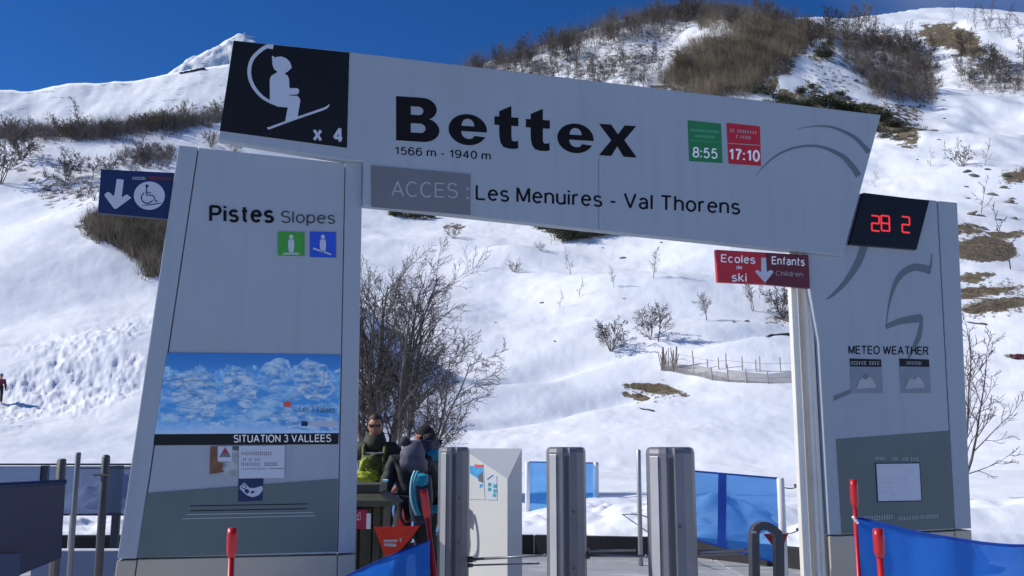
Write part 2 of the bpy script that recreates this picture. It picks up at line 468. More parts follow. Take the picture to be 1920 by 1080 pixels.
# ------------------------------------------------------------------ the snow sheet
def build_terrain():
    dense = np.radians(np.linspace(-33, 33, 960))
    left = np.radians(np.concatenate([np.linspace(-180, -60, 50), np.linspace(-59, -33.3, 90)]))
    phi = np.concatenate([left, dense, -left[::-1][:-1]])
    r1 = np.linspace(0.4, 12.8, 26); r2 = np.linspace(13.0, 22, 90); r3 = np.geomspace(22.1, 372, 520)
    r4 = np.array([390, 430, 480])
    r = np.concatenate([r1, r2, r3, r4])
    PH, RR = np.meshgrid(phi, r)
    X = RR * np.sin(PH); Y = RR * np.cos(PH)
    Z = H(X, Y)
    nr, nph = X.shape
    co = np.stack([X.ravel(), Y.ravel(), Z.ravel()], 1)
    # centre vertex closes the disc
    co = np.vstack([co, [[0, 0, 0]]])
    idx = np.arange(nr * nph).reshape(nr, nph)
    a = idx[:-1]; b = np.roll(idx, -1, axis=1)[:-1]; c = np.roll(idx, -1, axis=1)[1:]; d = idx[1:]
    quads = np.stack([a.ravel(), d.ravel(), c.ravel(), b.ravel()], 1)
    me = bpy.data.meshes.new('snow_ground')
    nq = len(quads); ntri = nph
    me.vertices.add(len(co)); me.vertices.foreach_set('co', co.ravel())
    tri = np.stack([np.full(nph, len(co) - 1), idx[0], np.roll(idx[0], -1)], 1)
    loops = np.concatenate([quads.ravel(), tri.ravel()])
    me.loops.add(len(loops)); me.loops.foreach_set('vertex_index', loops)
    me.polygons.add(nq + ntri)
    me.polygons.foreach_set('loop_start', np.concatenate([np.arange(nq) * 4, nq * 4 + np.arange(ntri) * 3]))
    me.polygons.foreach_set('loop_total', np.concatenate([np.full(nq, 4), np.full(ntri, 3)]))
    me.polygons.foreach_set('use_smooth', np.ones(nq + ntri, bool))
    me.update(); me.validate()
    # where the snow has melted off: (px, py, rx, ry, rotation deg, strength)
    P = co; x, y, z = P[:, 0], P[:, 1], P[:, 2] - EYE
    dep = y * CP + z * SP
    dep = np.where(dep < 1, 1e9, dep)
    px = 960 + F * x / dep; py = 540 - F * (-y * SP + z * CP) / dep
    bare = np.zeros(len(P))
    wob = fbm(x / 5., y / 5., 4, 88) * 0.35
    for cx, cy, rx, ry, rot, st in BARE:
        t = math.radians(rot)
        u = ((px - cx) * math.cos(t) + (py - cy) * math.sin(t)) / rx
        v = (-(px - cx) * math.sin(t) + (py - cy) * math.cos(t)) / ry
        q = np.sqrt(u * u + v * v) + wob
        bare = np.maximum(bare, st * (1 - smooth(q, .72, 1.2)))
    bare[dep > 1e8] = 0
    at_ = me.attributes.new('bare', 'FLOAT', 'POINT'); at_.data.foreach_set('value', bare)
    m = bpy.data.materials.new('snow'); m.use_nodes = True
    nt = m.node_tree; L = nt.links; N = nt.nodes; bs = N['Principled BSDF']
    bs.inputs['Roughness'].default_value = .65; bs.inputs['Specular IOR Level'].default_value = .25
    tc = N.new('ShaderNodeTexCoord')
    def nz(scale, detail=5, rough=.55, stretch=None):
        n = N.new('ShaderNodeTexNoise'); n.inputs['Scale'].default_value = scale; n.inputs['Detail'].default_value = detail; n.inputs['Roughness'].default_value = rough
        if stretch:
            mp = N.new('ShaderNodeMapping'); mp.inputs['Scale'].default_value = stretch
            L.new(tc.outputs['Object'], mp.inputs[0]); L.new(mp.outputs[0], n.inputs['Vector'])
        else:
            L.new(tc.outputs['Object'], n.inputs['Vector'])
        return n.outputs['Fac']
    def mr(src, a, b, c=0, d=1):
        n = N.new('ShaderNodeMapRange'); n.inputs[1].default_value = a; n.inputs[2].default_value = b; n.inputs[3].default_value = c; n.inputs[4].default_value = d
        n.interpolation_type = 'SMOOTHSTEP'
        L.new(src, n.inputs[0]); return n.outputs[0]
    def math_(op, a, b=None):
        n = N.new('ShaderNodeMath'); n.operation = op
        for i, v in enumerate((a, b)):
            if v is None: continue
            if isinstance(v, (int, float)): n.inputs[i].default_value = v
            else: L.new(v, n.inputs[i])
        return n.outputs[0]
    def mix(f, a, b):
        n = N.new('ShaderNodeMix'); n.data_type = 'RGBA'
        L.new(f, n.inputs[0])
        for i, v in ((6, a), (7, b)):
            if isinstance(v, tuple): n.inputs[i].default_value = (*v, 1)
            else: L.new(v, n.inputs[i])
        return n.outputs[2]
    big = nz(.12, 6); midn = nz(1.1, 6, .6); fine = nz(6, 6, .65); streak = nz(.9, 7, .65, (1, .4, 1))
    snow = mix(mr(big, .35, .7), (.76, .795, .85), (.87, .885, .91))
    snow = mix(mr(nz(.035, 5, .6, (1, .6, 1)), .48, .62, 0, .5), snow, (.68, .73, .80))
    snow = mix(mr(midn, .62, .78, 0, .35), snow, (.70, .72, .76))
    # wind-blown litter and grit
    grit = nz(9, 3, .7)
    snow = mix(mr(grit, .70, .78, 0, .35), snow, (.34, .31, .28))
    ba = N.new('ShaderNodeAttribute'); ba.attribute_name = 'bare'
    mask = math_('ADD', math_('MULTIPLY', ba.outputs['Fac'], .95), math_('MULTIPLY', math_('SUBTRACT', streak, .5), 3.6))
    mask = math_('ADD', mask, math_('MULTIPLY', math_('SUBTRACT', fine, .5), 1.3))
    mask = math_('MULTIPLY', mr(mask, .48, .80), mr(ba.outputs['Fac'], .05, .2))
    soil = mix(mr(midn, .35, .65), (.085, .066, .042), (.175, .145, .085))
    soil = mix(mr(fine, .45, .7), soil, (.24, .20, .13))
    col = mix(mask, snow, soil)
    L.new(col, bs.inputs['Base Color'])
    wv = N.new('ShaderNodeTexWave'); wv.inputs['Scale'].default_value = .55; wv.inputs['Distortion'].default_value = 9; wv.inputs['Detail'].default_value = 3; wv.inputs['Detail Scale'].default_value = .35
    mpw = N.new('ShaderNodeMapping'); mpw.inputs['Rotation'].default_value = (0, 0, .9); mpw.inputs['Scale'].default_value = (1, .35, 1)
    L.new(tc.outputs['Object'], mpw.inputs[0]); L.new(mpw.outputs[0], wv.inputs['Vector'])
    trk = math_('MULTIPLY', mr(wv.outputs['Fac'], .0, .16, 1, 0), mr(nz(.05, 3), .46, .60))
    hgt = math_('ADD', math_('MULTIPLY', midn, .24), math_('MULTIPLY', fine, .10))
    hgt = math_('SUBTRACT', hgt, math_('MULTIPLY', trk, .035))
    hgt = math_('ADD', hgt, math_('MULTIPLY', nz(.22, 4, .5, (1, .5, 1)), 1.1))
    bp = N.new('ShaderNodeBump'); bp.inputs['Strength'].default_value = .24; bp.inputs['Distance'].default_value = .40
    L.new(hgt, bp.inputs['Height']); L.new(bp.outputs[0], bs.inputs['Normal'])
    me.materials.append(m)
    o = bpy.data.objects.new('snow_ground', me); C.objects.link(o); o['kind'] = 'structure'
    return o

BARE = [(1290, 190, 80, 60, -30, 1.0), (1420, 120, 110, 55, -25, 1.0), (1520, 60, 70, 20, 0, .9), (1640, 110, 90, 50, 30, .55), (1710, 150, 70, 40, 30, .55),
        (1600, 215, 120, 28, 12, 1.25), (1490, 190, 60, 22, 10, 1.0), (1690, 240, 44, 26, 20, 1.2), (1790, 75, 62, 24, 15, 1.3), (1870, 130, 70, 30, 10, .5),
        (1545, 95, 22, 22, 0, .9), (1560, 150, 60, 40, 0, .45), (1340, 20, 180, 22, 3, .9), (1000, 130, 90, 22, -10, .5), (1150, 120, 100, 30, -15, .55), (1230, 90, 50, 40, -15, .55),
        (1910, 330, 42, 15, -5, 1.2), (1850, 462, 64, 28, 0, 1.3), (1860, 545, 84, 10, -6, 1.35), (1870, 573, 94, 14, -6, 1.5), (1810, 430, 44, 12, 0, 1.1), (1890, 440, 50, 12, -4, 1.2),
        (1825, 520, 60, 11, -8, 1.2), (1700, 215, 30, 22, 0, .8),
        (1235, 731, 60, 12, 8, 1.35), (1195, 744, 30, 8, 10, 1.3), (1285, 742, 16, 5, 0, 1.0),
        (240, 440, 95, 50, 22, .95), (290, 490, 40, 40, 30, .95), (60, 232, 90, 16, 6, .7), (340, 215, 120, 12, -16, .6), (60, 330, 70, 12, 20, .45),
        (120, 370, 60, 26, 15, .5), (850, 425, 20, 6, 0, .9), (1070, 426, 80, 12, 4, .6), (770, 404, 60, 7, 3, .6), (950, 160, 90, 22, 0, .5), (600, 262, 90, 24, 5, .5), (420, 262, 50, 10, 0, .5)]
build_terrain()

# far summit behind the left ridge
def far_mountain():
    prof = [(-700, 190), (-300, 160), (0, 170), (60, 170), (130, 156), (200, 156), (250, 152), (330, 135), (385, 126), (430, 121), (480, 120),
            (520, 128), (600, 150), (700, 190), (850, 240), (1100, 330), (1600, 420)]
    xs = np.arange(-700, 1600, 4.0)
    pr = np.interp(xs, [p[0] for p in prof], [p[1] for p in prof]); pr = np.convolve(np.pad(pr, 3, mode='edge'), [0, .04, .16, .60, .16, .04, 0], mode='valid')
    rows = 90
    kk = np.exp(-.5 * (np.arange(-40, 41) / 18.) ** 2); kk /= kk.sum(); prs = np.convolve(np.pad(pr, 40, mode='edge'), kk, mode='valid')
    verts = []; D = 1500.0
    V = np.zeros((rows, len(xs), 3))
    for i, x in enumerate(xs):
        d = ray(x, pr[i]); h = math.hypot(d.x, d.y)
        dx, dy, el = d.x / h, d.y / h, d.z / h
        zc1 = EYE + D * el
        dS = ray(x, prs[i]); zS = EYE + D * dS.z / math.hypot(dS.x, dS.y)
        for j in range(rows):
            t = j / (rows - 12)          # 1 at the crest
            rr = 700 + (D - 700) * t
            zc = zS + (zc1 - zS) * min(1, max(0, t)) ** 5
            z = -20 + (zc + 20) * (t ** 1.12) if t <= 1 else zc - (rr - D) * 0.7
            V[j, i] = (dx * rr, dy * rr, z)
    X, Y = V[..., 0], V[..., 1]
    t = np.linspace(0, (rows - 1) / (rows - 12), rows)[:, None]
    V[..., 2] += (fbm(X / 130., Y / 130., 5, 31) * 14 + fbm(X / 30., Y / 30., 4, 36) * 2.5) * np.clip(1.0 - t, 0.0, 1)
    V[..., 2] += np.abs(fbm(X / 240. + 3, Y / 300., 5, 55)) * 42 * np.clip(1.0 - t, 0.0, 1) * np.clip(t * 2, 0, 1)
    V[..., 2] += fbm(X / 22., Y / 60., 3, 91) * 1.6
    n = len(xs); idx = np.arange(rows * n).reshape(rows, n)
    q = np.stack([idx[:-1, :-1].ravel(), idx[:-1, 1:].ravel(), idx[1:, 1:].ravel(), idx[1:, :-1].ravel()], 1)
    m = bpy.data.materials.new('far_snow'); m.use_nodes = True
    nt = m.node_tree; L = nt.links; N = nt.nodes; bs = N['Principled BSDF']; bs.inputs['Roughness'].default_value = .7
    tc = N.new('ShaderNodeTexCoord')
    n1 = N.new('ShaderNodeTexNoise'); n1.inputs['Scale'].default_value = .045; n1.inputs['Detail'].default_value = 9; n1.inputs['Roughness'].default_value = .65
    mp = N.new('ShaderNodeMapping'); mp.inputs['Scale'].default_value = (1, 1, 2.2)
    L.new(tc.outputs['Object'], mp.inputs[0]); L.new(mp.outputs[0], n1.inputs['Vector'])
    m1 = N.new('ShaderNodeMapRange'); m1.inputs[1].default_value = .60; m1.inputs[2].default_value = .68
    L.new(n1.outputs['Fac'], m1.inputs[0])
    mx = N.new('ShaderNodeMix'); mx.data_type = 'RGBA'; mx.inputs[6].default_value = (.84, .87, .91, 1); mx.inputs[7].default_value = (.30, .30, .32, 1)
    L.new(m1.outputs[0], mx.inputs[0]); L.new(mx.outputs[2], bs.inputs['Base Color'])
    n2 = N.new('ShaderNodeTexNoise'); n2.inputs['Scale'].default_value = .03; n2.inputs['Detail'].default_value = 7
    L.new(tc.outputs['Object'], n2.inputs['Vector'])
    bp = N.new('ShaderNodeBump'); bp.inputs['Distance'].default_value = 5; bp.inputs['Strength'].default_value = .5
    L.new(n2.outputs['Fac'], bp.inputs['Height']); L.new(bp.outputs[0], bs.inputs['Normal'])
    o = mesh_obj('far_mountain', V.reshape(-1, 3).tolist(), q.tolist(), m, smooth_sh=True); o['kind'] = 'structure'
    # the pointed summit stands well behind that ridge
    D = 2100.0; c_ = ray(452, 70); hh = math.hypot(c_.x, c_.y); cx, cy, cz = c_.x / hh * D, c_.y / hh * D, EYE + D * c_.z / hh
    gx = np.linspace(-420, 420, 260); GX, GY = np.meshgrid(gx, np.linspace(-420, 420, 200), indexing='ij')
    WX, WY = GX + 14 * fbm(GX / 60., GY / 60., 3, 12), GY + 14 * fbm(GX / 60. + 9, GY / 60., 3, 14)
    ang = np.arctan2(WY, WX); rad_ = np.hypot(WX * np.where(WX < 0, 1.0, .8), WY)
    GZ = cz - 6 - .92 * np.maximum(rad_ - 19, 0) * (1 + .10 * np.cos(ang * 5 + 1)) + 3.0 * fbm(GX / 14., GY / 20., 4, 19) * smooth(rad_, 12, 60)
    n2_ = len(GX[0]); id2 = np.arange(GX.size).reshape(GX.shape)
    q2 = np.stack([id2[:-1, :-1].ravel(), id2[1:, :-1].ravel(), id2[1:, 1:].ravel(), id2[:-1, 1:].ravel()], 1)
    o = mesh_obj('far_summit', np.stack([cx + GX, cy + GY, GZ], -1).reshape(-1, 3).tolist(), q2.tolist(), m, smooth_sh=True); o['kind'] = 'structure'
    # summit cross with stays
    s = ray(458, 71); h = math.hypot(s.x, s.y); top = Vector((s.x / h * (D - 5), s.y / h * (D - 5), EYE + D * s.z / h - 2))
    t = thing('summit_cross', 'tiny lattice mast on the top of the distant snowy summit', 'mast', top)
    mb = MB(); mb.tube([top, top + Vector((0, 0, 14))], [1.0, .5], 5); mb.build('mast', mat('pale_mast', (.6, .62, .65), .6), t)
    mb = MB(); mb.tube([top + Vector((-9, 0, 2)), top + Vector((-1, 0, 7)), top + Vector((0, 0, 9))], .5, 4); mb.build('stay', MATS['pale_mast'], t)
    mb = MB(); mb.tube([top + Vector((0, 0, 7)), top + Vector((11, 0, 4)), top + Vector((24, 0, 2))], .5, 4); mb.build('stay', MATS['pale_mast'], t)
    # outcrop below the summit
    mb = MB(); rng = random.Random(4)
    for k in range(14):
        px = 338 + k * 3.4; d = ray(px, 137.5 - k * .75 + rng.uniform(-.6, .6)); h = math.hypot(d.x, d.y); R = 1492
        c = Vector((d.x / h * R, d.y / h * R, EYE + R * d.z / h))
        mb.box(c, (rng.uniform(3, 6), 6, rng.uniform(.4, 1.0)))
    o = mb.build('rock_band', mat('dark_rock', (.06, .06, .065), .9), bevel=.4); tagit(o, 'thin dark band of rock on the crest left of the distant summit', 'rock band')
far_mountain()

# thin summer-white cloud wisp above the right hill is left to the sky

# ================================================================== the sign arch
def px_poly(pts, off):
    return [sp(x, y, off) for x, y in pts]

def slab(name, pts, off, depth, m, parent, bevel=0.0, world_pts=None):
    """outline in photo pixels, carried onto the sign plane, given a real thickness"""
    mb = MB(); front = world_pts if world_pts else px_poly(pts, off)
    mb.prism(front, -SN * depth)
    return mb.build(name, m, parent, bevel=bevel)

def fill2d(splines):
    cu = bpy.data.curves.new('shape', 'CURVE'); cu.dimensions = '2D'; cu.fill_mode = 'BOTH'
    for pts in splines:
        s = cu.splines.new('POLY'); s.points.add(len(pts) - 1)
        for i, p in enumerate(pts): s.points[i].co = (p[0], p[1], 0, 1)
        s.use_cyclic_u = True
    o = bpy.data.objects.new('shape', cu); C.objects.link(o)
    dg = bpy.context.evaluated_depsgraph_get(); dg.update()
    me = o.evaluated_get(dg).to_mesh()
    vs = [(v.co.x, v.co.y) for v in me.vertices]; fs = [tuple(p.vertices) for p in me.polygons]
    o.evaluated_get(dg).to_mesh_clear()
    bpy.data.objects.remove(o); bpy.data.curves.remove(cu)
    return vs, fs

def shape(name, splines, off, m, parent, label=None):
    """flat print: outlines (with holes) in photo pixels on the sign plane"""
    vs, fs = fill2d(splines)
    o = mesh_obj(name, [sp(x, y, off) for x, y in vs], fs, m, parent)
    if label: o['label'] = label
    return o

def ribbon(pts):
    """tapered stroke: (x, y, width) -> outline"""
    L, R = [], []
    for i, (x, y, w) in enumerate(pts):
        x0, y0, _ = pts[max(i - 1, 0)]; x1, y1, _ = pts[min(i + 1, len(pts) - 1)]
        dx, dy = x1 - x0, y1 - y0; l = math.hypot(dx, dy) or 1
        nx, ny = -dy / l, dx / l
        L.append((x + nx * w / 2, y + ny * w / 2)); R.append((x - nx * w / 2, y - ny * w / 2))
    return L + R[::-1]

# ---- grotesque lettering drawn as strokes: capital height 1
def _a(cx, cy, rx, ry, a0, a1, n=12):
    return [(cx + rx * math.cos(math.radians(a0 + (a1 - a0) * i / n)), cy + ry * math.sin(math.radians(a0 + (a1 - a0) * i / n))) for i in range(n + 1)]
XH = .73
def _S(w, h, r=.97):
    y1 = h * .745; y0 = h * .26
    return _a(w / 2, y1, w / 2 * .92, h * .245, 25, 245, 12) + _a(w / 2, y0, w / 2, h * .26, 75, -155, 13)
GLYPH = {
 'A': (.72, [[(0, 0), (.36, 1)], [(.36, 1), (.72, 0)], [(.13, .32), (.59, .32)]]),
 'B': (.62, [[(0, 0), (0, 1)], [(0, 1), (.3, 1)] + _a(.32, .76, .25, .24, 90, -90) + [(0, .52)], [(0, .52), (.32, .52)] + _a(.34, .26, .28, .26, 90, -90) + [(0, 0)]]),
 'C': (.70, [_a(.37, .5, .37, .5, 48, 312, 22)]),
 'E': (.56, [[(0, 0), (0, 1)], [(0, .965), (.56, .965)], [(0, .52), (.52, .52)], [(0, .035), (.58, .035)]]),
 'H': (.64, [[(0, 0), (0, 1)], [(.64, 0), (.64, 1)], [(0, .52), (.64, .52)]]),
 'I': (.02, [[(0, 0), (0, 1)]]),
 'L': (.50, [[(0, 0), (0, 1)], [(0, .035), (.52, .035)]]),
 'M': (.74, [[(0, 0), (0, 1)], [(.74, 0), (.74, 1)], [(.02, .98), (.37, .05)], [(.72, .98), (.37, .05)]]),
 'N': (.64, [[(0, 0), (0, 1)], [(.64, 0), (.64, 1)], [(0, .97), (.64, .03)]]),
 'O': (.76, [_a(.38, .5, .38, .49, 0, 360, 30)]),
 'P': (.58, [[(0, 0), (0, 1)], [(0, .965), (.3, .965)] + _a(.32, .71, .26, .255, 90, -90) + [(0, .455)]]),
 'R': (.62, [[(0, 0), (0, 1)], [(0, .965), (.3, .965)] + _a(.34, .73, .26, .235, 90, -90) + [(0, .495)], [(.34, .49), (.62, 0)]]),
 'S': (.60, [_S(.60, 1)]),
 'T': (.62, [[(.31, 0), (.31, .95)], [(0, .965), (.62, .965)]]),
 'U': (.64, [[(0, 1), (0, .34)] + _a(.32, .32, .32, .30, 180, 360) + [(.64, 1)]]),
 'V': (.68, [[(0, 1), (.34, 0)], [(.34, 0), (.68, 1)]]),
 'W': (1.0, [[(0, 1), (.25, 0)], [(.25, 0), (.5, 1)], [(.5, 1), (.75, 0)], [(.75, 0), (1, 1)]]),
 'a': (.50, [_a(.24, .50, .22, .21, 160, 0, 9) + [(.46, .3), (.47, 0)], [(.46, .42), (.3, .40)] + _a(.22, .20, .21, .19, 95, 300, 10) + [(.46, .16)]]),
 'c': (.50, [_a(.27, XH / 2, .27, XH / 2 - .02, 50, 310, 18)]),
 'd': (.52, [[(.52, 0), (.52, 1)], _a(.26, XH / 2, .26, XH / 2 - .02, 0, 360, 24)]),
 'e': (.52, [[(.02, .40), (.52, .40)] + _a(.27, XH / 2, .26, XH / 2 - .02, 8, 318, 24)]),
 'f': (.32, [[(.14, 0), (.14, .78)] + _a(.30, .80, .16, .17, 180, 90, 5), [(0, .68), (.32, .68)]]),
 'h': (.48, [[(0, 0), (0, 1)], [(0, .42)] + _a(.24, .46, .24, .25, 160, 0, 9) + [(.48, 0)]]),
 'i': (.02, [[(0, 0), (0, XH)], [(0, .86), (0, 1)]]),
 'k': (.50, [[(0, 0), (0, 1)], [(0, .26), (.44, XH)], [(.16, .40), (.50, 0)]]),
 'l': (.02, [[(0, 0), (0, 1)]]),
 'm': (.82, [[(0, 0), (0, XH)], [(0, .42)] + _a(.205, .48, .205, .23, 160, 0, 8) + [(.41, 0)], [(.41, .42)] + _a(.615, .48, .205, .23, 160, 0, 8) + [(.82, 0)]]),
 'n': (.48, [[(0, 0), (0, XH)], [(0, .42)] + _a(.24, .46, .24, .25, 160, 0, 9) + [(.48, 0)]]),
 'o': (.54, [_a(.27, XH / 2, .27, XH / 2 - .02, 0, 360, 26)]),
 'p': (.52, [[(0, -.26), (0, XH)], _a(.26, XH / 2, .26, XH / 2 - .02, 0, 360, 24)]),
 'r': (.30, [[(0, 0), (0, XH)], [(0, .40)] + _a(.22, .48, .22, .23, 165, 80, 6) + [(.30, .70)]]),
 's': (.45, [_S(.45, XH - .02)]),
 't': (.30, [[(.13, .95), (.13, .18)] + _a(.27, .17, .14, .15, 180, 275, 6), [(0, .68), (.30, .68)]]),
 'u': (.48, [[(.48, 0), (.48, XH)], [(0, XH), (0, .28)] + _a(.24, .26, .24, .24, 180, 350, 9)]),
 'x': (.50, [[(0, 0), (.50, XH)], [(0, XH), (.50, 0)]]),
 '0': (.54, [_a(.27, .5, .27, .48, 0, 360, 28)]),
 '1': (.34, [[(.28, 0), (.28, 1)], [(.28, .98), (.20, .84), (.02, .76)]]),
 '3': (.54, [_a(.27, .74, .23, .24, 155, -90, 14), _a(.27, .26, .27, .25, 90, -155, 14)]),
 '4': (.56, [[(.42, 0), (.42, 1)], [(.42, 1), (0, .28)], [(0, .27), (.58, .27)]]),
 '5': (.54, [[(.48, .95), (.12, .95)], [(.13, .97), (.05, .48)], [(.05, .50)] + _a(.27, .32, .27, .31, 125, -150, 16)]),
 '6': (.54, [_a(.27, .32, .27, .31, 0, 360, 24), [(.01, .34), (.02, .55)] + _a(.29, .62, .27, .36, 175, 40, 10)]),
 '7': (.52, [[(0, .96), (.53, .96)], [(.52, .96), (.30, .55), (.17, 0)]]),
 '8': (.54, [_a(.27, .74, .23, .235, 0, 360, 22), _a(.27, .27, .27, .26, 0, 360, 24)]),
 '9': (.54, [_a(.27, .68, .27, .30, 0, 360, 24), [(.53, .66), (.52, .45)] + _a(.25, .38, .27, .36, -5, -140, 10)]),
 '-': (.30, [[(0, .36), (.30, .36)]]),
 ':': (.03, [[(0, 0), (0, .15)], [(0, .55), (0, .70)]]),
 '\u0301': (0, []),
}
def text(name, txt, a, b, cap, off, m, parent, bold=.10, spacing=.22, place=None, label=None, join=None):
    """lettering whose baseline runs from pixel a to pixel b with capital height cap (pixels); bold = stroke weight"""
    place = place or sp
    x = 0.0; items = []
    for ch in txt:
        if ch == ' ':
            x += .34; continue
        base = 'e' if ch in 'é' else ch
        w, st = GLYPH[base]
        items.append((ch, x, st)); x += w + bold * .75 + spacing * .5 + .04
        last = x - (bold * .75 + spacing * .5 + .04)
    total = last
    join = (cap < 13) if join is None else join
    mbs = []
    for ch, x0, st in items:
        mb = MB(); s_i = 0
        for pl in st:
            rb = ribbon([(x0 + p[0], p[1], bold) for p in pl]); n = len(rb) // 2
            vs = []
            for u, v in rb:
                t = u / total
                vs.append(place(a[0] + (b[0] - a[0]) * t, a[1] + (b[1] - a[1]) * t - cap * v, off + s_i * .00018))
            mb.add(vs, [(i, i + 1, 2 * n - 2 - i, 2 * n - 1 - i) for i in range(n - 1)])
            s_i += 1
        mbs.append(mb)
    if join:
        J = MB()
        for mb in mbs: J.add(mb.v, mb.f)
        o = J.build(name, m, parent); o['kind'] = 'stuff'
        return o
    for mb in mbs:
        o = mb.build(name.replace('_lettering', '_letter'), m, parent)
    return o

def spline_pts(ctrl, n=8):
    """Catmull-Rom through (x, y, w)"""
    out = []
    for i in range(len(ctrl) - 1):
        p0 = ctrl[max(i - 1, 0)]; p1 = ctrl[i]; p2 = ctrl[i + 1]; p3 = ctrl[min(i + 2, len(ctrl) - 1)]
        for k in range(n):
            t = k / n
            out.append(tuple(0.5 * (2 * p1[j] + (p2[j] - p0[j]) * t + (2 * p0[j] - 5 * p1[j] + 4 * p2[j] - p3[j]) * t * t + (3 * p1[j] - p0[j] - 3 * p2[j] + p3[j]) * t ** 3) for j in range(len(p1))))
    out.append(tuple(ctrl[-1]))
    return out

def ellipse(cx, cy, rx, ry, n=32, a0=0, a1=360):
    return [(cx + rx * math.cos(math.radians(a0 + (a1 - a0) * k / n)), cy + ry * math.sin(math.radians(a0 + (a1 - a0) * k / n))) for k in range(n if a1 - a0 == 360 else n + 1)]

arch_base = sp_ground((440, 600), (440, 1000))
arch = thing('sign_arch', 'big white ski lift arch reading Bettex on two tapering grey white pillars', 'sign arch', arch_base)

# left pillar: panel, side strips, cream foot
zcut = 1
Lbl = sp_ground((335, 272), (215, 1080)); Lbr = sp_ground((648, 306), (635, 1040))
def on_line(a, b, y):
    t = (y - a[1]) / (b[1] - a[1]); return (a[0] + (b[0] - a[0]) * t, y)
LE = lambda y: on_line((335, 272), (215, 1080), y)          # outer left edge
LS = lambda y: on_line((371, 276), (252, 1080), y)          # seam
RS = lambda y: on_line((648, 306), (634, 1040), y)          # right seam
RE = lambda y: on_line((680, 303), (666, 1080), y)          # outer right edge
def ground_of(fn, off): return sp_ground(fn(600), fn(1000), off)
g = .0025
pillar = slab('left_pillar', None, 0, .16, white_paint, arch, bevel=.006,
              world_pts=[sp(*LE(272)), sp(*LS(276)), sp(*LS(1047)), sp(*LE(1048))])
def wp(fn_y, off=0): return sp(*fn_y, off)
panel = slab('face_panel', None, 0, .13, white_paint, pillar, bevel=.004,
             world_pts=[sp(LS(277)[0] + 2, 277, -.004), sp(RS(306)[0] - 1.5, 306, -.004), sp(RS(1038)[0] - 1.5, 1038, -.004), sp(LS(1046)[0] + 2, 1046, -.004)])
slab('cream_foot', None, 0, .16, cream_paint, pillar, bevel=.006,
     world_pts=[sp(*LE(1051)), sp(*LS(1050)), ground_of(LS, 0), ground_of(LE, 0)])
slab('cream_foot', None, 0, .13, cream_paint, pillar, bevel=.004,
     world_pts=[sp(LS(1050)[0] + 2, 1049, -.004), sp(RS(1041)[0] - 1.5, 1041, -.004), ground_of(RS, -.004), ground_of(LS, -.004) + SU * .012])
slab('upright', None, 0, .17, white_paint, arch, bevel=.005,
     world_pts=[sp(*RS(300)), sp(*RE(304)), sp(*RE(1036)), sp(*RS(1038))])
slab('upright_foot', None, 0, .17, cream_paint, arch, bevel=.005,
     world_pts=[sp(*RS(1041)), sp(*RE(1039)), ground_of(RE, 0), ground_of(RS, 0)])
e = .0012
text('pistes_lettering', 'Pistes', (395, 414), (511, 416), 28, e, dark_print, pillar, bold=0.185)
text('slopes_lettering', 'Slopes', (528, 417), (627, 419), 21, e, mat('slate_lettering', (.04, .045, .055), .6, spec=.2), pillar, bold=.11)
for nm, x0, y0, x1, y1, m in (('green_slope_mark', 521, 434, 571, 480, slope_green), ('blue_slope_mark', 581, 434, 630, 483, slope_blue)):
    t_ = shape(nm, [[(x0, y0), (x1, y0 + 1.5), (x1, y1), (x0, y1 - 1)]], e, m, pillar)
    cx = (x0 + x1) / 2
    shape('skier_mark', [ellipse(cx, y0 + 10, 4, 4.2, 12)], e * 2, light_print, pillar)
    shape('skier_mark', [[(cx - 5, y0 + 15), (cx + 5, y0 + 15), (cx + 6, y0 + 27), (cx + 4, y0 + 39), (cx - 4, y0 + 39), (cx - 6, y0 + 26)]], e * 2, light_print, pillar)
    if nm[0] == 'g':
        shape('skier_mark', [[(cx - 14, y0 + 40), (cx + 14, y0 + 40), (cx + 16, y0 + 43), (cx - 16, y0 + 43)]], e * 2, light_print, pillar)
    else:
        shape('skier_mark', [[(cx - 18, y0 + 30), (cx + 16, y0 + 42), (cx + 15, y0 + 44.5), (cx - 19, y0 + 33)]], e * 2, light_print, pillar)

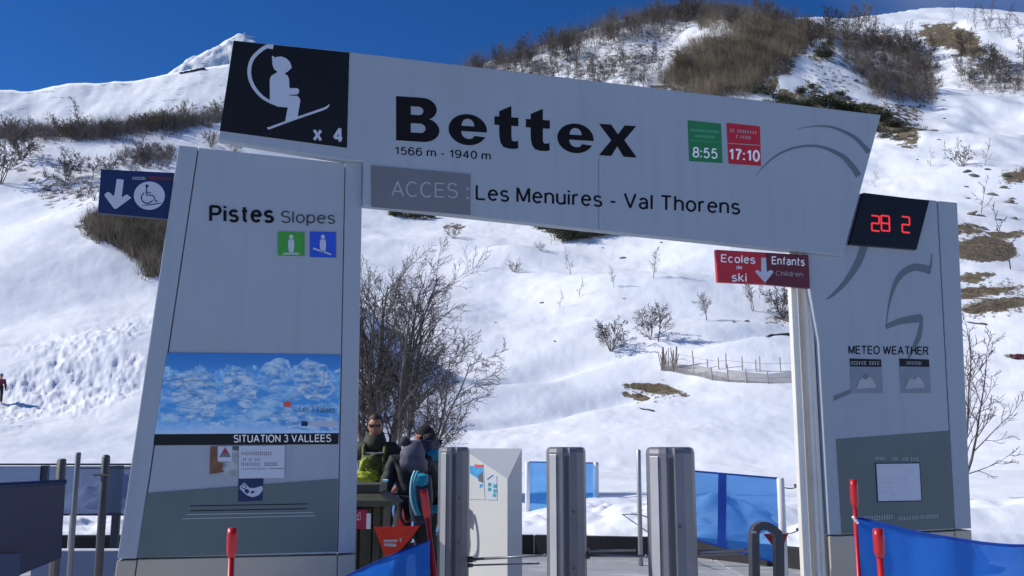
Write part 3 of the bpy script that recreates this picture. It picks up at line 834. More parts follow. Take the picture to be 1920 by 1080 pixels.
# piste map: printed panorama
def map_material():
    m = bpy.data.materials.new('piste_map_print'); m.use_nodes = True
    nt = m.node_tree; L = nt.links; N = nt.nodes; bs = N['Principled BSDF']; bs.inputs['Roughness'].default_value = .35
    uv = N.new('ShaderNodeUVMap')
    sep = N.new('ShaderNodeSeparateXYZ'); L.new(uv.outputs[0], sep.inputs[0])
    def noise_(sc, det, rough=.6, dis=0.0):
        n = N.new('ShaderNodeTexNoise'); n.inputs['Scale'].default_value = sc; n.inputs['Detail'].default_value = det; n.inputs['Roughness'].default_value = rough; n.inputs['Distortion'].default_value = dis
        mp = N.new('ShaderNodeMapping'); mp.inputs['Scale'].default_value = (2, 1, 1)
        L.new(uv.outputs[0], mp.inputs[0]); L.new(mp.outputs[0], n.inputs['Vector']); return n.outputs['Fac']
    def mt(op, a, b):
        n = N.new('ShaderNodeMath'); n.operation = op
        for i, v in enumerate((a, b)):
            if isinstance(v, (int, float)): n.inputs[i].default_value = v
            else: L.new(v, n.inputs[i])
        return n.outputs[0]
    def mr(s, a, b, c=0, d=1):
        n = N.new('ShaderNodeMapRange'); n.inputs[1].default_value = a; n.inputs[2].default_value = b; n.inputs[3].default_value = c; n.inputs[4].default_value = d; L.new(s, n.inputs[0]); return n.outputs[0]
    def mix(f, a, b):
        n = N.new('ShaderNodeMix'); n.data_type = 'RGBA'; L.new(f, n.inputs[0])
        for i, v in ((6, a), (7, b)):
            if isinstance(v, tuple): n.inputs[i].default_value = (*v, 1)
            else: L.new(v, n.inputs[i])
        return n.outputs[2]
    y = sep.outputs['Y']
    coarse = noise_(2.4, 4); ridg = noise_(9, 8, .7, .8); fine = noise_(26, 6, .7)
    edge = mt('ADD', y, mt('MULTIPLY', coarse, -.55))
    skyf = mr(edge, .52, .56)
    mass = mr(coarse, .40, .56)
    snow = mix(mr(ridg, .47, .56), (.07, .32, .66), (.50, .70, .84))
    snow = mix(mr(fine, .56, .66, 0, .7), snow, (.10, .26, .42))
    low = mix(mr(ridg, .3, .7), (.05, .30, .72), (.20, .52, .82))
    mtn = mix(mass, low, snow)
    mtn = mix(mr(y, .18, .02, 0, .85), mtn, (.42, .62, .82))
    colr = mix(skyf, mtn, mix(mr(y, .6, 1.0), (.07, .30, .66), (.02, .17, .50)))
    L.new(colr, bs.inputs['Base Color'])
    return m
mp = [sp(313, 661, e), sp(639, 665, e), sp(635, 812, e), sp(290, 814, e)]
pm = mesh_obj('piste_map', mp, [(0, 3, 2, 1)], map_material(), pillar)
uvl = pm.data.uv_layers.new(name='UVMap')
for li, uvv in zip(range(4), [(0, 1), (0, 0), (1, 0), (1, 1)]):
    uvl.data[li].uv = uvv
def map_peak_mat(nm, c1, c2, sc):
    m = mat(nm, c1, .5); nt = m.node_tree; b = nt.nodes['Principled BSDF']; tc = nt.nodes.new('ShaderNodeTexCoord')
    mpn = nt.nodes.new('ShaderNodeMapping'); mpn.inputs['Rotation'].default_value = (0, .6, 0); mpn.inputs['Scale'].default_value = (1, 1, 2.6)
    n = nt.nodes.new('ShaderNodeTexNoise'); n.inputs['Scale'].default_value = sc; n.inputs['Detail'].default_value = 8; n.inputs['Roughness'].default_value = .7
    nt.links.new(tc.outputs['Object'], mpn.inputs[0]); nt.links.new(mpn.outputs[0], n.inputs['Vector'])
    cr = nt.nodes.new('ShaderNodeMapRange'); cr.inputs[1].default_value = .42; cr.inputs[2].default_value = .6; nt.links.new(n.outputs['Fac'], cr.inputs[0])
    mx = nt.nodes.new('ShaderNodeMix'); mx.data_type = 'RGBA'; mx.inputs[6].default_value = (*c1, 1); mx.inputs[7].default_value = (*c2, 1)
    nt.links.new(cr.outputs[0], mx.inputs[0]); nt.links.new(mx.outputs[2], b.inputs['Base Color']); return m
pk1 = map_peak_mat('map_peaks', (.07, .29, .60), (.54, .69, .77), 14); pk2 = map_peak_mat('map_low_slopes', (.055, .30, .66), (.40, .62, .78), 8)
MZ = lambda x, y: (200 + x / 2.348, 620 + y / 2.348)
def jag(pts, amp=5, seed=1):
    rj = random.Random(seed); out = []
    for i in range(len(pts)):
        a, b = pts[i], pts[(i + 1) % len(pts)]; n = max(1, int(math.hypot(a[0] - b[0], a[1] - b[1]) / 14))
        for k_ in range(n):
            u = k_ / n; out.append((a[0] + (b[0] - a[0]) * u + (rj.uniform(-amp, amp) if k_ else 0), a[1] + (b[1] - a[1]) * u + (rj.uniform(-amp, amp) if k_ else 0)))
    return [MZ(*p) for p in out]
for i_, (pl, mm) in enumerate(([[(238, 300), (255, 215), (320, 185), (390, 172), (470, 185), (500, 240), (555, 150), (620, 178), (665, 205), (690, 150), (750, 120), (800, 130), (812, 180), (850, 145), (885, 120), (970, 155), (985, 200), (1020, 225), (1020, 400), (240, 400)], pk2],
        [[(262, 215), (320, 188), (390, 175), (470, 190), (478, 240), (486, 300), (470, 380), (420, 398), (340, 375), (300, 320), (285, 260)], pk1],
        [[(500, 250), (520, 190), (558, 156), (620, 182), (662, 235), (662, 320), (600, 362), (575, 310), (530, 290)], pk1],
        [[(690, 155), (750, 125), (796, 135), (800, 175), (790, 210), (740, 230), (700, 200)], pk1], [[(822, 215), (850, 148), (888, 124), (968, 158), (975, 200), (1010, 262), (960, 300), (880, 300), (840, 262)], pk1],
        [[(700, 380), (800, 330), (900, 372), (1018, 390), (1016, 440), (860, 436), (760, 420)], pk1])):
    shape('map_mountain', [jag(pl, 5, i_ + 3)], e * (1.1 + .14 * i_), mm, pillar)
for i_, (pl, cc) in enumerate(([[(330, 200, 1), (350, 260, 1), (420, 300, 1), (450, 370, 1)], 'r'], [[(560, 170, 1), (575, 230, 1), (540, 290, 1), (600, 350, 1)], 'b'], [[(740, 135, 1), (760, 200, 1), (700, 280, 1), (800, 320, 1)], 'b'],
        [[(890, 135, 1), (900, 200, 1), (860, 260, 1), (800, 315, 1)], 'r'], [[(960, 170, 1), (950, 240, 1), (900, 300, 1)], 'k'], [[(300, 230, 1), (400, 220, 1), (480, 260, 1)], 'k'])):
    shape('piste_line', [ribbon([(*MZ(x, y), .55) for x, y, w in spline_pts(pl, 6)])], e * 2.05 , {'r': red_print, 'b': slope_blue, 'k': dark_print}[cc], pillar)
shape('you_are_here_mark', [ellipse(539, 758, 8, 5.5, 16)], e * 2.3, coral_print, pillar)
text('map_lettering', 'Les 3 Vallees', (562, 772), (628, 774), 11, e * 2.3, dark_print, pillar)
shape('map_stamp', [[(565, 790), (577, 790), (577, 799), (565, 799)]], e * 2.4, navy_print, pillar)
shape('map_stamp', [[(581, 789), (634, 789), (634, 800), (581, 800)]], e * 2.3, light_print, pillar)
shape('black_band', [[(290, 814), (635, 812), (634, 833), (288, 835)]], e * 1.3, black_print, pillar)
text('situation_lettering', 'SITUATION 3 VALLEES', (439, 829), (620, 828), 13, e * 2, white_print, pillar, bold=0.150)
shape('grey_wedge', [[(275.5, 925), (633, 898), (631, 1034), (256, 1046)]], e, grey_green, pillar)
for (xa, ya, xb, yb, m) in ((357, 948, 578, 944, dark_print), (357, 957, 576, 953, dark_print), (349, 964, 588, 960, pale_print), (342, 972, 592, 966, pale_print)):
    shape('faint_line', [[(xa, ya), (xb, yb), (xb, yb + 1.6), (xa, ya + 1.6)]], e * 2, m, pillar)

# banner
OFFB = .05
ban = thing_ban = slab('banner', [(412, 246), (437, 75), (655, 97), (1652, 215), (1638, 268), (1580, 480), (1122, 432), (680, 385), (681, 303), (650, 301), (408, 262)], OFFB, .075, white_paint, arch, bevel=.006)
e2 = OFFB + .0012; e3 = OFFB + .0026; e4 = OFFB + .004
slab('pictogram_panel', [(438, 76.5), (655, 98.5), (650.5, 277), (412, 245)], OFFB + .004, .004, black_print, ban)
k = OFFB + .0055
Z = lambda x, y: (400 + x / 4.3214, 60 + y / 4.3214)     # traced from an enlargement of the pictogram
arc = [(*Z(485, 122), 9), (*Z(436, 117), 7.5), (*Z(375, 155), 7), (*Z(318, 215), 7), (*Z(293, 290), 7), (*Z(296, 370), 7), (*Z(330, 450), 6.5), (*Z(395, 525), 6), (*Z(470, 570), 5.5), (*Z(540, 592), 6), (*Z(605, 598), 6)]
shape('chair_arc', [ribbon(spline_pts(arc, 5))], k, light_print, ban)
shape('seated_skier', [[Z(*p) for p in [(474, 197), (484, 194), (500, 208), (520, 200), (550, 198), (590, 212), (618, 240), (636, 285), (625, 300), (600, 322), (577, 336), (603, 355), (614, 385), (617, 455),
      (680, 455), (694, 468), (696, 482), (686, 503), (668, 507), (614, 508), (614, 514), (680, 518), (697, 533), (705, 555), (682, 690), (662, 712), (582, 724), (603, 612), (520, 604), (452, 570), (458, 545), (457, 385), (470, 355), (520, 324), (492, 300), (478, 262), (480, 236), (470, 232), (478, 228)]]], k + .001, light_print, ban)
shape('ski_mark', [[Z(*p) for p in [(434, 772), (452, 770), (670, 690), (880, 618), (915, 604), (938, 586), (944, 590), (925, 618), (885, 636), (680, 706), (445, 792)]]], k + .0005, light_print, ban)
text('x_four_lettering', 'x  4', (589, 262), (641, 266), 25, k, light_print, ban, bold=0.210)

# the big name, letter by letter
def arcp(cx, cy, rx, ry, a0, a1, n=10):
    return [(cx + rx * math.cos(math.radians(a0 + (a1 - a0) * i / n)), cy + ry * math.sin(math.radians(a0 + (a1 - a0) * i / n))) for i in range(n + 1)]
GB = [[(0, 0), (0, 1), (.55, 1)] + arcp(.60, .745, .34, .255, 80, -62, 10) + arcp(.62, .275, .38, .275, 62, -85, 12) + [(.55, 0)],
      [(.34, .79), (.50, .79)] + arcp(.52, .695, .11, .095, 80, -80, 6) + [(.34, .60)],
      [(.34, .41), (.54, .41)] + arcp(.56, .305, .12, .105, 80, -80, 6) + [(.34, .20)]]
GE = [arcp(.5, .5, .5, .5, -12, 0, 1)[1:] + arcp(.5, .5, .5, .5, 2, 320, 40)[0:0] + [(1.0, .42), (.335, .42)] + arcp(.53, .40, .20, .21, 188, 300, 8) + [(.68, .30), (.985, .27)] + arcp(.5, .47, .50, .47, -28, -355, 44),
      [(.34, .58), (.67, .58)] + arcp(.505, .60, .165, .20, 5, 175, 12)]
GT = [[(.71, 1), (.71, .735), (1, .735), (1, .535), (.71, .535), (.71, .27)] + [(.73, .205), (.78, .18), (.87, .18), (.98, .20), (1.0, .03), (.85, .0), (.6, 0), (.38, .03), (.26, .12), (.21, .25), (.20, .40), (.20, .535), (0, .535), (0, .735), (.20, .735), (.20, .86)]]
GX = [[(0, 1), (.33, 1), (.51, .70), (.69, 1), (1, 1), (.68, .53), (1.02, 0), (.66, 0), (.49, .32), (.33, 0), (0, 0), (.33, .50)]]
sl = .065
for gl, x0, x1, yt, yb in ((GB, 742.6, 824, 180, 263), (GE, 841, 913, 208, 270), (GT, 927, 972, 196.5, 277), (GT, 986, 1031, 202, 281), (GE, 1045, 1113, 226, 285), (GX, 1123, 1193, 232, 291)):
    sp_l = [[(x0 + (x1 - x0) * u, yb - (yb - yt) * v + sl * (x1 - x0) * (u)) for u, v in loop] for loop in gl]
    shape('big_letter', sp_l, e2, dark_print, ban)
text('altitude_lettering', '1566 m - 1940 m', (741, 289), (919, 299), 14, e2, dark_print, ban, bold=0.150)
slab('access_plate', [(696, 310), (882, 327), (882, 403), (697, 388)], OFFB + .008, .007, grey_plate, ban)
text('access_lettering', 'ACCES', (735, 367), (857, 371), 27, OFFB + .0093, pale_print, ban)
for yc in (352, 369):
    shape('access_letter', [[(875, yc), (879, yc), (879, yc + 4), (875, yc + 4)]], OFFB + .0093, pale_print, ban)
text('destination_lettering', 'Les Menuires - Val Thorens', (894, 374), (1386, 401), 26.5, e2, dark_print, ban, bold=0.145)
shape('panel_joint', [[(1122, 296), (1123, 296), (1123.4, 431), (1122.4, 431)]], e2, grey_plate, ban)
# opening hours
def hours(x0, y0, x1, y1, x2, y2, x3, y3, m, rows, tm):
    shape('hours_panel', [[(x0, y0), (x1, y1), (x2, y2), (x3, y3)]], e2, m, ban)
hours(1289, 225, 1352, 232, 1355, 306, 1292, 302, green_print, 0, 0)
hours(1362, 230, 1425, 237, 1427, 311, 1366, 307, red_print, 0, 0)
shape('hours_line', [[(1293, 241), (1348, 245), (1348, 250), (1293, 246)]], e3, light_green, ban)
shape('hours_line', [[(1302, 252), (1341, 255), (1341, 260), (1302, 257)]], e3, light_green, ban)
shape('hours_rule', [[(1291, 262), (1354, 267), (1354, 268.5), (1291, 263.5)]], e3, light_green, ban)
shape('hours_rule', [[(1366, 268), (1425, 272), (1425, 273.2), (1366, 269.2)]], e3, pale_print, ban)
rng = random.Random(8)
def ticks(x0, y0, x1, y1, h, n, off, m, parent, place=sp, name='small_print'):
    """illegible small print: a row of tiny marks"""
    mb = MB()
    for i in range(n):
        if rng.random() < .12: continue
        t = i / n; w = (x1 - x0) / n
        x = x0 + (x1 - x0) * t; y = y0 + (y1 - y0) * t; kind = rng.random()
        if kind < .45:
            q = [(x, y - h), (x + w * .35, y - h), (x + w * .35, y), (x, y)]
            mb.add([place(a, b, off) for a, b in q], [(0, 1, 2, 3)])
        else:
            for q in ([(x, y - h), (x + w * .7, y - h), (x + w * .7, y - h * .78), (x, y - h * .78)], [(x, y - h * .22), (x + w * .7, y - h * .22), (x + w * .7, y), (x, y)],
                      [(x, y - h * .78), (x + w * .22, y - h * .78), (x + w * .22, y - h * .22), (x, y - h * .22)]):
                mb.add([place(a, b, off) for a, b in q], [(0, 1, 2, 3)])
    _o = mb.build(name, m, parent); _o['kind'] = 'stuff'; return _o
ticks(1369, 247, 1421, 252, 5.5, 11, e3, pale_print, ban)
ticks(1376, 258, 1414, 262, 5.5, 9, e3, pale_print, ban)
text('hours_lettering', '8:55', (1300, 294), (1344, 297), 18, e3, white_print, ban, bold=0.150)
text('hours_lettering', '17:10', (1368, 298), (1423, 302), 19, e3, white_print, ban, bold=0.200)
# swooshes
shape('swoosh', [ribbon(spline_pts([(1493, 242, .6), (1530, 236.5, 2.5), (1562, 239, 4.5), (1600, 256, 7), (1622, 277, 9), (1629, 286, 9)], 6))], e2, ribbon_grey, ban)
shape('swoosh', [ribbon(spline_pts([(1415, 332, .6), (1434, 310, 2.2), (1462, 288, 3.5), (1500, 275, 4.5), (1540, 275.5, 5.5), (1578, 292, 9), (1598, 312, 11), (1610, 330, 12)], 6))], e2, ribbon_grey, ban)

# right pillar
QL = lambda y: on_line((1535, 640), (1555, 1000), y)
QS = lambda y: on_line((1757, 376), (1790, 1000), y)
QE = lambda y: on_line((1795, 380), (1822, 1000), y)
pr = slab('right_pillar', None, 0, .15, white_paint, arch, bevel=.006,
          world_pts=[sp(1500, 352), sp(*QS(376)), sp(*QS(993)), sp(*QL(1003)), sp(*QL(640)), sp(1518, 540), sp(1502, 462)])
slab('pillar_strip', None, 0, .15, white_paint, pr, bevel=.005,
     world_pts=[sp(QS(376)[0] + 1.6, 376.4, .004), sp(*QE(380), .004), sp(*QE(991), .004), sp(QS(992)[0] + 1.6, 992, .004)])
slab('cream_foot', None, 0, .15, cream_paint, pr, bevel=.005,
     world_pts=[sp(*QL(1006)), sp(*QS(996)), ground_of(QS, 0), ground_of(QL, 0)])
slab('cream_foot', None, 0, .15, cream_paint, pr, bevel=.005,
     world_pts=[sp(QS(995)[0] + 1.6, 995, .004), sp(*QE(994), .004), ground_of(QE, .004), ground_of(QS, .004) + SU * .008])
shape('grey_wedge', [[(1567, 823), (1787, 806.5), (1789.2, 991), (1578, 1001)]], e, grey_green, pr)
shape('swoosh', [ribbon(spline_pts([(1622, 455, 15), (1610, 490, 14), (1588, 525, 10), (1566, 549, 7), (1550, 561, 3)], 6))], e, ribbon_grey, pr)
shape('swoosh', [ribbon(spline_pts([(1747, 474, 1), (1746, 492, 4), (1741, 514, 7)], 5))], e, ribbon_grey, pr)
shape('swoosh', [ribbon(spline_pts([(1743, 506, 15), (1716, 501, 14), (1693, 512, 12), (1678, 534, 8), (1667, 572, 3.5), (1661, 616, 1.2)], 6))], e * 1.2, ribbon_grey, pr)
shape('swoosh', [ribbon(spline_pts([(1661, 613, 9), (1690, 602, 12), (1728, 596, 16)], 6))], e * 1.4, ribbon_grey, pr)
shape('swoosh', [ribbon(spline_pts([(1729, 592, 4), (1724, 628, 9), (1712, 655, 7), (1703, 672, 4)], 6))], e * 1.6, ribbon_grey, pr)
shape('swoosh', [[(1563, 742), (1597, 729), (1599, 736), (1563, 752)]], e, ribbon_grey, pr)
text('weather_lettering', 'METEO WEATHER', (1592, 663), (1740, 665), 14.5, e * 2, dark_print, pr, bold=0.160)
for x0, x1 in ((1593, 1656), (1686, 1746)):
    shape('weather_panel', [[(x0, 687), (x1 - 3, 687), (x1, 737), (x0 + 3, 737)]], e * 1.2, mat('weather_print', (.17, .21, .25), .4), pr)
    shape('weather_header', [[(x0, 672), (x1 - 4, 674), (x1 - 3, 688), (x0 + 1, 687)]], e * 1.8, black_print, pr)
    ticks(x0 + 3 if x0 < 1600 else x0 + 14, 683.5, x1 - 6 if x0 < 1600 else x1 - 17, 684, 6, 11, e * 3, pale_print, pr)
    mx_ = (x0 + x1) / 2
    shape('mountain_mark', [[(mx_ - 19, 729), (mx_ - 13, 713), (mx_ - 6, 708), (mx_ - 2, 713), (mx_ + 6, 706), (mx_ + 13, 713), (mx_ + 19, 727)]], e * 3, pale_print, pr)
shape('sun_mark', [ellipse(1624, 706, 6, 5, 14)], e * 2.5, grey_plate, pr)
ticks(1638, 862, 1724, 864, 6, 22, e * 2, pale_print, pr)
ticks(1612, 977, 1676, 973, 8, 14, e * 2, pale_print, pr)
ticks(1680, 976, 1762, 970, 6, 16, e * 2, pale_print, pr)

# support columns behind the right pillar
def col_between(name, xa, xb, y0, off, depth, m, parent):
    (xa0, xa1), (xb0, xb1) = xa, xb
    A = lambda y: on_line((xa0, y0), (xa1, 1000), y); B = lambda y: on_line((xb0, y0), (xb1, 1000), y)
    return slab(name, None, off, depth, m, parent, bevel=.006,
                world_pts=[sp(*A(y0), off), sp(*B(y0), off), sp_ground(A(y0), A(1000), off), sp_ground(B(y0), B(1000), off)][:2] +
                          [sp_ground(B(y0), B(1000), off), sp_ground(A(y0), A(1000), off)])
col_between('column', (1478, 1504), (1489, 1517), 430, -.06, .05, cream_post, arch)
col_between('column_recess', (1489.5, 1517.5), (1502, 1529), 430, -.11, .05, alu_side, arch)
col_between('column', (1502.5, 1529.5), (1510, 1538), 430, -.05, .05, cream_post, arch)
col_between('column', (1510.5, 1538.5), (1517, 1546), 430, -.04, .05, cream_post, arch)
col_between('column', (1517.5, 1546.5), (1526, 1552.5), 430, -.05, .05, cream_post, arch)

# date display set into the top of the right pillar
disp = thing('date_display', 'black display with red digits 28 2 on the right pillar', 'display', sp(1670, 468, .01))
dbase = slab('display_case', [(1619, 361), (1743, 376), (1719, 468), (1593, 458)], .035, .03, led_black, disp, bevel=.003)
def digit(ch, x, y, w, h, sk, off, parent):
    seg = {'a': (0, 0, 1, 0), 'b': (1, 0, 1, .5), 'c': (1, .5, 1, 1), 'd': (0, 1, 1, 1), 'e': (0, .5, 0, 1), 'f': (0, 0, 0, .5), 'g': (0, .5, 1, .5)}
    on = {'2': 'abged', '8': 'abcdefg'}[ch]
    for s_ in on:
        ax, ay, bx, by = seg[s_]
        p = lambda u, v: (x + u * w - sk * v, y + v * h + u * 1.5)
        A, B = p(ax, ay), p(bx, by)
        shape('lit_segment', [ribbon([(A[0], A[1], 3.0), (B[0], B[1], 3.0)])], off, led_red, parent)
digit('2', 1634, 404, 14, 28, -1, .0375, dbase); digit('8', 1652, 404, 15, 28, -1, .0375, dbase); digit('2', 1691, 406, 14, 29, -1, .0375, dbase)
o = slab('notch_gap_infill', [(1544, 468), (1580, 471), (1575, 481), (1543, 478)], .02, .018, white_print, arch)  # white slab standing in for the bright open notch under the banner's right end

# small signs fixed to the pillars
blue = thing('direction_sign', 'navy blue sign with white arrow and wheelchair symbol beside the left pillar', 'sign', sp(322, 410, -.05))
slab('sign_plate', [(189, 317), (328, 324), (314, 411), (183, 399)], -.02, .03, navy_print, blue, bevel=.003)
W = lambda x, y: (170 + x / 9.0, 300 + y / 9.0)
q = -.02 + .0015
shape('white_arrow', [[W(*p) for p in [(440, 325), (455, 320), (545, 330), (558, 345), (522, 630), (598, 585), (622, 585), (684, 640), (440, 818), (410, 825), (390, 815), (232, 600), (240, 570), (290, 540), (320, 548), (388, 612), (405, 560)]]], q, light_print, blue)
shape('white_disc', [ellipse(*W(990, 602), 29, 26.5, 40)], q, light_print, blue)
for pts in ([(950, 440, 2.2), (940, 520, 2.0), (945, 590, 2.0)], [(940, 545, 1.6), (1020, 548, 1.6)], [(945, 592, 2), (1050, 600, 2), (1085, 670, 2), (1105, 695, 2), (1135, 690, 1.6)], [(865, 768, 1), (1020, 752, 2), (1195, 724, 1.2)],
            [(905, 555, 2), (865, 600, 2), (858, 660, 2), (900, 715, 2.2), (965, 730, 2.2), (1020, 705, 2), (1055, 670, 1.2)]):
    shape('wheelchair_symbol', [ribbon(spline_pts([(*W(a, b), c) for a, b, c in pts], 4))], q + .0012, navy_print, blue)
shape('wheelchair_symbol', [ellipse(*W(950, 438), 3.2, 3, 12)], q + .0012, navy_print, blue)
ticks(*W(705, 330), *W(935, 333), 5, 10, q, light_print, blue)
shape('red_strip', [[W(975, 275), W(1370, 295), W(1360, 340), W(970, 325)]], q, mat('dull_red', (.10, .012, .02), .5), blue)

redS = thing('direction_sign', 'red and maroon sign with white arrow below the right end of the banner', 'sign', sp(1430, 540, .02))
slab('sign_plate', [(1342, 468), (1437, 473.5), (1437, 533.5), (1346, 529)], .03, .03, red_print, redS, bevel=.002)
slab('sign_plate', [(1437.6, 473.5), (1516, 478), (1519, 541), (1437.6, 533.6)], .03, .03, mat('maroon_print', (.10, .006, .018), .4, var=.08), redS, bevel=.002)
text('school_lettering', 'Ecoles', (1353, 491), (1415, 494), 14, .0315, white_print, redS, bold=0.150)
text('school_lettering', 'de', (1381, 504), (1391, 504.5), 6.5, .0315, white_print, redS, bold=0.130)
text('school_lettering', 'ski', (1373, 527), (1399, 528), 15, .0315, white_print, redS, bold=0.150)
text('school_lettering', 'Enfants', (1448, 495), (1508, 498), 14, .0315, white_print, redS, bold=0.150)
text('school_lettering', 'Children', (1455, 516), (1505, 518.5), 8, .0315, pale_print, redS)
R_ = lambda x, y: (1100 + x / 2.7, 420 + y / 2.7)
shape('white_arrow', [[R_(*p) for p in [(884, 170), (908, 171), (912, 242), (934, 232), (946, 243), (903, 298), (852, 241), (862, 232), (884, 244)]]], .0318, light_print, redS)

# papers and stickers
def notice(name, label, cat, pts, m, off=.0028, loc=None):
    mb = MB(); mb.prism(px_poly(pts, off), -SN * .0014)
    o = mb.build(name, m, None, loc=sp(*pts[-1], off)); tagit(o, label, cat); return o
def child_shape(parent, name, splines, off, m):
    vs, fs = fill2d(splines); return mesh_obj(name, [sp(x, y, off) for x, y in vs], fs, m, parent)
n1 = notice('notice', 'white notice with lines of dark print below the black band', 'notice', [(448, 836), (534, 835), (533, 896), (448, 897)], paper, .0036)
M_ = lambda x, y: (380 + x / 7.2, 830 + y / 7.2)
for (xa, xb, y, h) in ((525, 940, 168, 6), (520, 780, 245, 5), (520, 1020, 312, 6), (520, 870, 363, 2.5)):
    ticks(*M_(xa, y), *M_(xb, y), h, int((xb - xa) / 26), .0045, ink, n1)
child_shape(n1, 'rule', [[M_(890, 346), M_(1105, 346), M_(1105, 354), M_(890, 354)]], .0045, ink)
n2 = notice('photo_notice', 'brown and grey picture poster half covered by white notices', 'poster', [(395, 838), (448, 837), (447, 893), (393, 889)], mat('picture_grey', (.30, .33, .35), .6, var=.35, scale=18), .0024)
child_shape(n2, 'picture_patch', [[M_(105, 52), M_(205, 52), M_(215, 260), M_(280, 275), (M_(270, 370)), M_(300, 395), M_(95, 425)]], .0032, mat('picture_brown', (.16, .07, .035), .6, var=.5, scale=14))
child_shape(n2, 'picture_patch', [[M_(400, 52), M_(495, 50), M_(490, 110), M_(400, 95)]], .0032, mat('picture_slate', (.06, .09, .11), .6, var=.4))
n3 = notice('warning_notice', 'small white notice with a red warning triangle', 'notice', [M_(205, 50), M_(400, 48), M_(395, 252), M_(203, 250)], paper, .0046)
child_shape(n3, 'red_triangle', [[M_(305, 58), M_(383, 195), M_(220, 195)]], .0056, mat('triangle_red', (.30, .02, .05), .5))
child_shape(n3, 'grey_bar', [[M_(262, 140), M_(345, 140), M_(380, 195), M_(222, 195)]], .0064, grey_plate)
n4 = notice('hands_free_sticker', 'navy sticker with a white ski pass hand symbol', 'sticker', [(447, 898), (494, 897), (492, 939), (446, 941)], navy_print, .0036)
child_shape(n4, 'hand_symbol', [[M_(*p) for p in [(560, 538), (600, 575), (632, 610), (700, 612), (780, 588), (808, 590), (812, 625), (800, 660), (760, 705), (700, 730), (660, 733), (600, 712), (540, 660), (498, 615), (505, 590)]],
                               [M_(*p) for p in [(570, 620), (620, 635), (632, 665), (600, 692), (565, 660)]], [M_(*p) for p in [(645, 665), (680, 648), (705, 655), (690, 680), (655, 688)]]], .0046, light_print)
child_shape(n4, 'pass_card', [[M_(*p) for p in [(555, 552), (600, 590), (560, 632), (515, 605)]], [M_(*p) for p in [(553, 566), (586, 592), (558, 618), (528, 602)]]], .0054, navy_print)
n5 = notice('framed_notice', 'white printed sheet in a thin dark frame on the right pillar', 'notice', [(1641, 868), (1725, 867), (1729.5, 940), (1645, 942)], navy_print, .0045)
child_shape(n5, 'sheet', [[(1643, 870), (1723.5, 869), (1727.5, 938), (1647, 939.5)]], .0055, paper)
for (xa, xb, y, h) in ((1655, 1672, 876, 2), (1650, 1680, 898, 1.6), (1650, 1678, 905, 1.6), (1650, 1676, 914, 1.6), (1652, 1672, 922, 1.6), (1698, 1714, 885, 2), (1692, 1700, 900, 3), (1670, 1680, 928, 2)):
    ticks(xa, y, xb, y, h, 8, .0062, pale_print, n5)

# ================================================================== lane equipment, nets and posts
def xz(px, y, z=None, py=None):
    """point at ground distance y, on photo column px, at height z or photo row py"""
    if py is not None:
        return at(px, py, y)
    d = ray(px, HORIZON)
    p = at(px, HORIZON, y); p.z = z
    return p

# concrete-grey lane panels and the black rubber step where the snow begins
def lanes():
    y0, y1 = 6.6, 13.45
    xs = [-7.4, -5.4, -3.4, -1.4, .6, 2.6, 4.6]
    base = MB(); base.box((-1.4, (y0 + y1) / 2, .05), (12.2, y1 - y0, .06)); b = base.build('lane_floor', mat('lane_floor', (.12, .12, .13), .8), None, loc=(-1.4, 10, 0)); b['kind'] = 'structure'
    ys = [y0, 8.5, 10.2, 11.8, y1]
    for i in range(len(xs) - 1):
        for j in range(len(ys) - 1):
            mb = MB(); mb.box(((xs[i] + xs[i + 1]) / 2, (ys[j] + ys[j + 1]) / 2, .096), (xs[i + 1] - xs[i] - .02, ys[j + 1] - ys[j] - .02, .03)); mb.build('floor_panel', lane_grey, b, bevel=.004)
    mb = MB()
    pts = [(-9.5, 13.40), (-6, 13.45), (-2, 13.5), (.3, 13.5), (1.2, 13.3), (2.4, 13.1), (3.0, 12.3), (4.6, 10.4)]
    for i in range(len(pts) - 1):
        a, c = Vector((*pts[i], 0)), Vector((*pts[i + 1], 0)); d = (c - a).normalized(); n = Vector((-d.y, d.x, 0))
        mb.prism([a + Vector((0, 0, .0)), c + Vector((0, 0, .0)), c + Vector((0, 0, .36)), a + Vector((0, 0, .36))], n * .12)
    o = mb.build('rubber_step', rubber, None, loc=(0, 13.4, 0), bevel=.01)
    tagit(o, 'black rubber edge holding back the snow behind the turnstile posts', 'kerb')
lanes()

# ploughed snow heap right of the lanes, standing above the rubber step
def snow_heap(name, label, cx, cy, rx, ry, h, seed, z0=0.0):
    n, mring = 72, 26; vs = []; fs = []
    rr = np.linspace(0, 1, mring); th = np.linspace(0, 2 * math.pi, n, endpoint=False)
    R, T = np.meshgrid(rr, th, indexing='ij')
    X = cx + R * rx * np.cos(T); Y = cy + R * ry * np.sin(T)
    Zh = h * (1 - R ** 2.2) * (1 + .45 * fbm(X * 1.3, Y * 1.3, 4, seed)) + .04 * fbm(X * 6, Y * 6, 3, seed + 3)
    G = H(X, Y)
    Z = np.where(R > .97, G - .15, np.maximum(G, z0) + Zh - .03)
    vs = np.stack([X, Y, Z], -1).reshape(-1, 3).tolist()
    for i in range(mring - 1):
        for k in range(n):
            a = i * n + k; b = i * n + (k + 1) % n
            fs.append((a, a + n, b + n, b))
    o = mesh_obj(name, vs, fs, bpy.data.materials['snow'], None, smooth_sh=True, loc=(cx, cy, 0)); o['kind'] = 'structure'
    return o
snow_heap('snow_heap', '', 2.3, 14.35, 1.6, .85, .26, 5, .3)
snow_heap('snow_heap', '', .9, 14.9, 1.2, .9, .10, 9, .3)
snow_heap('snow_heap', '', 4.6, 13.0, 1.6, 1.2, .32, 12, .2)
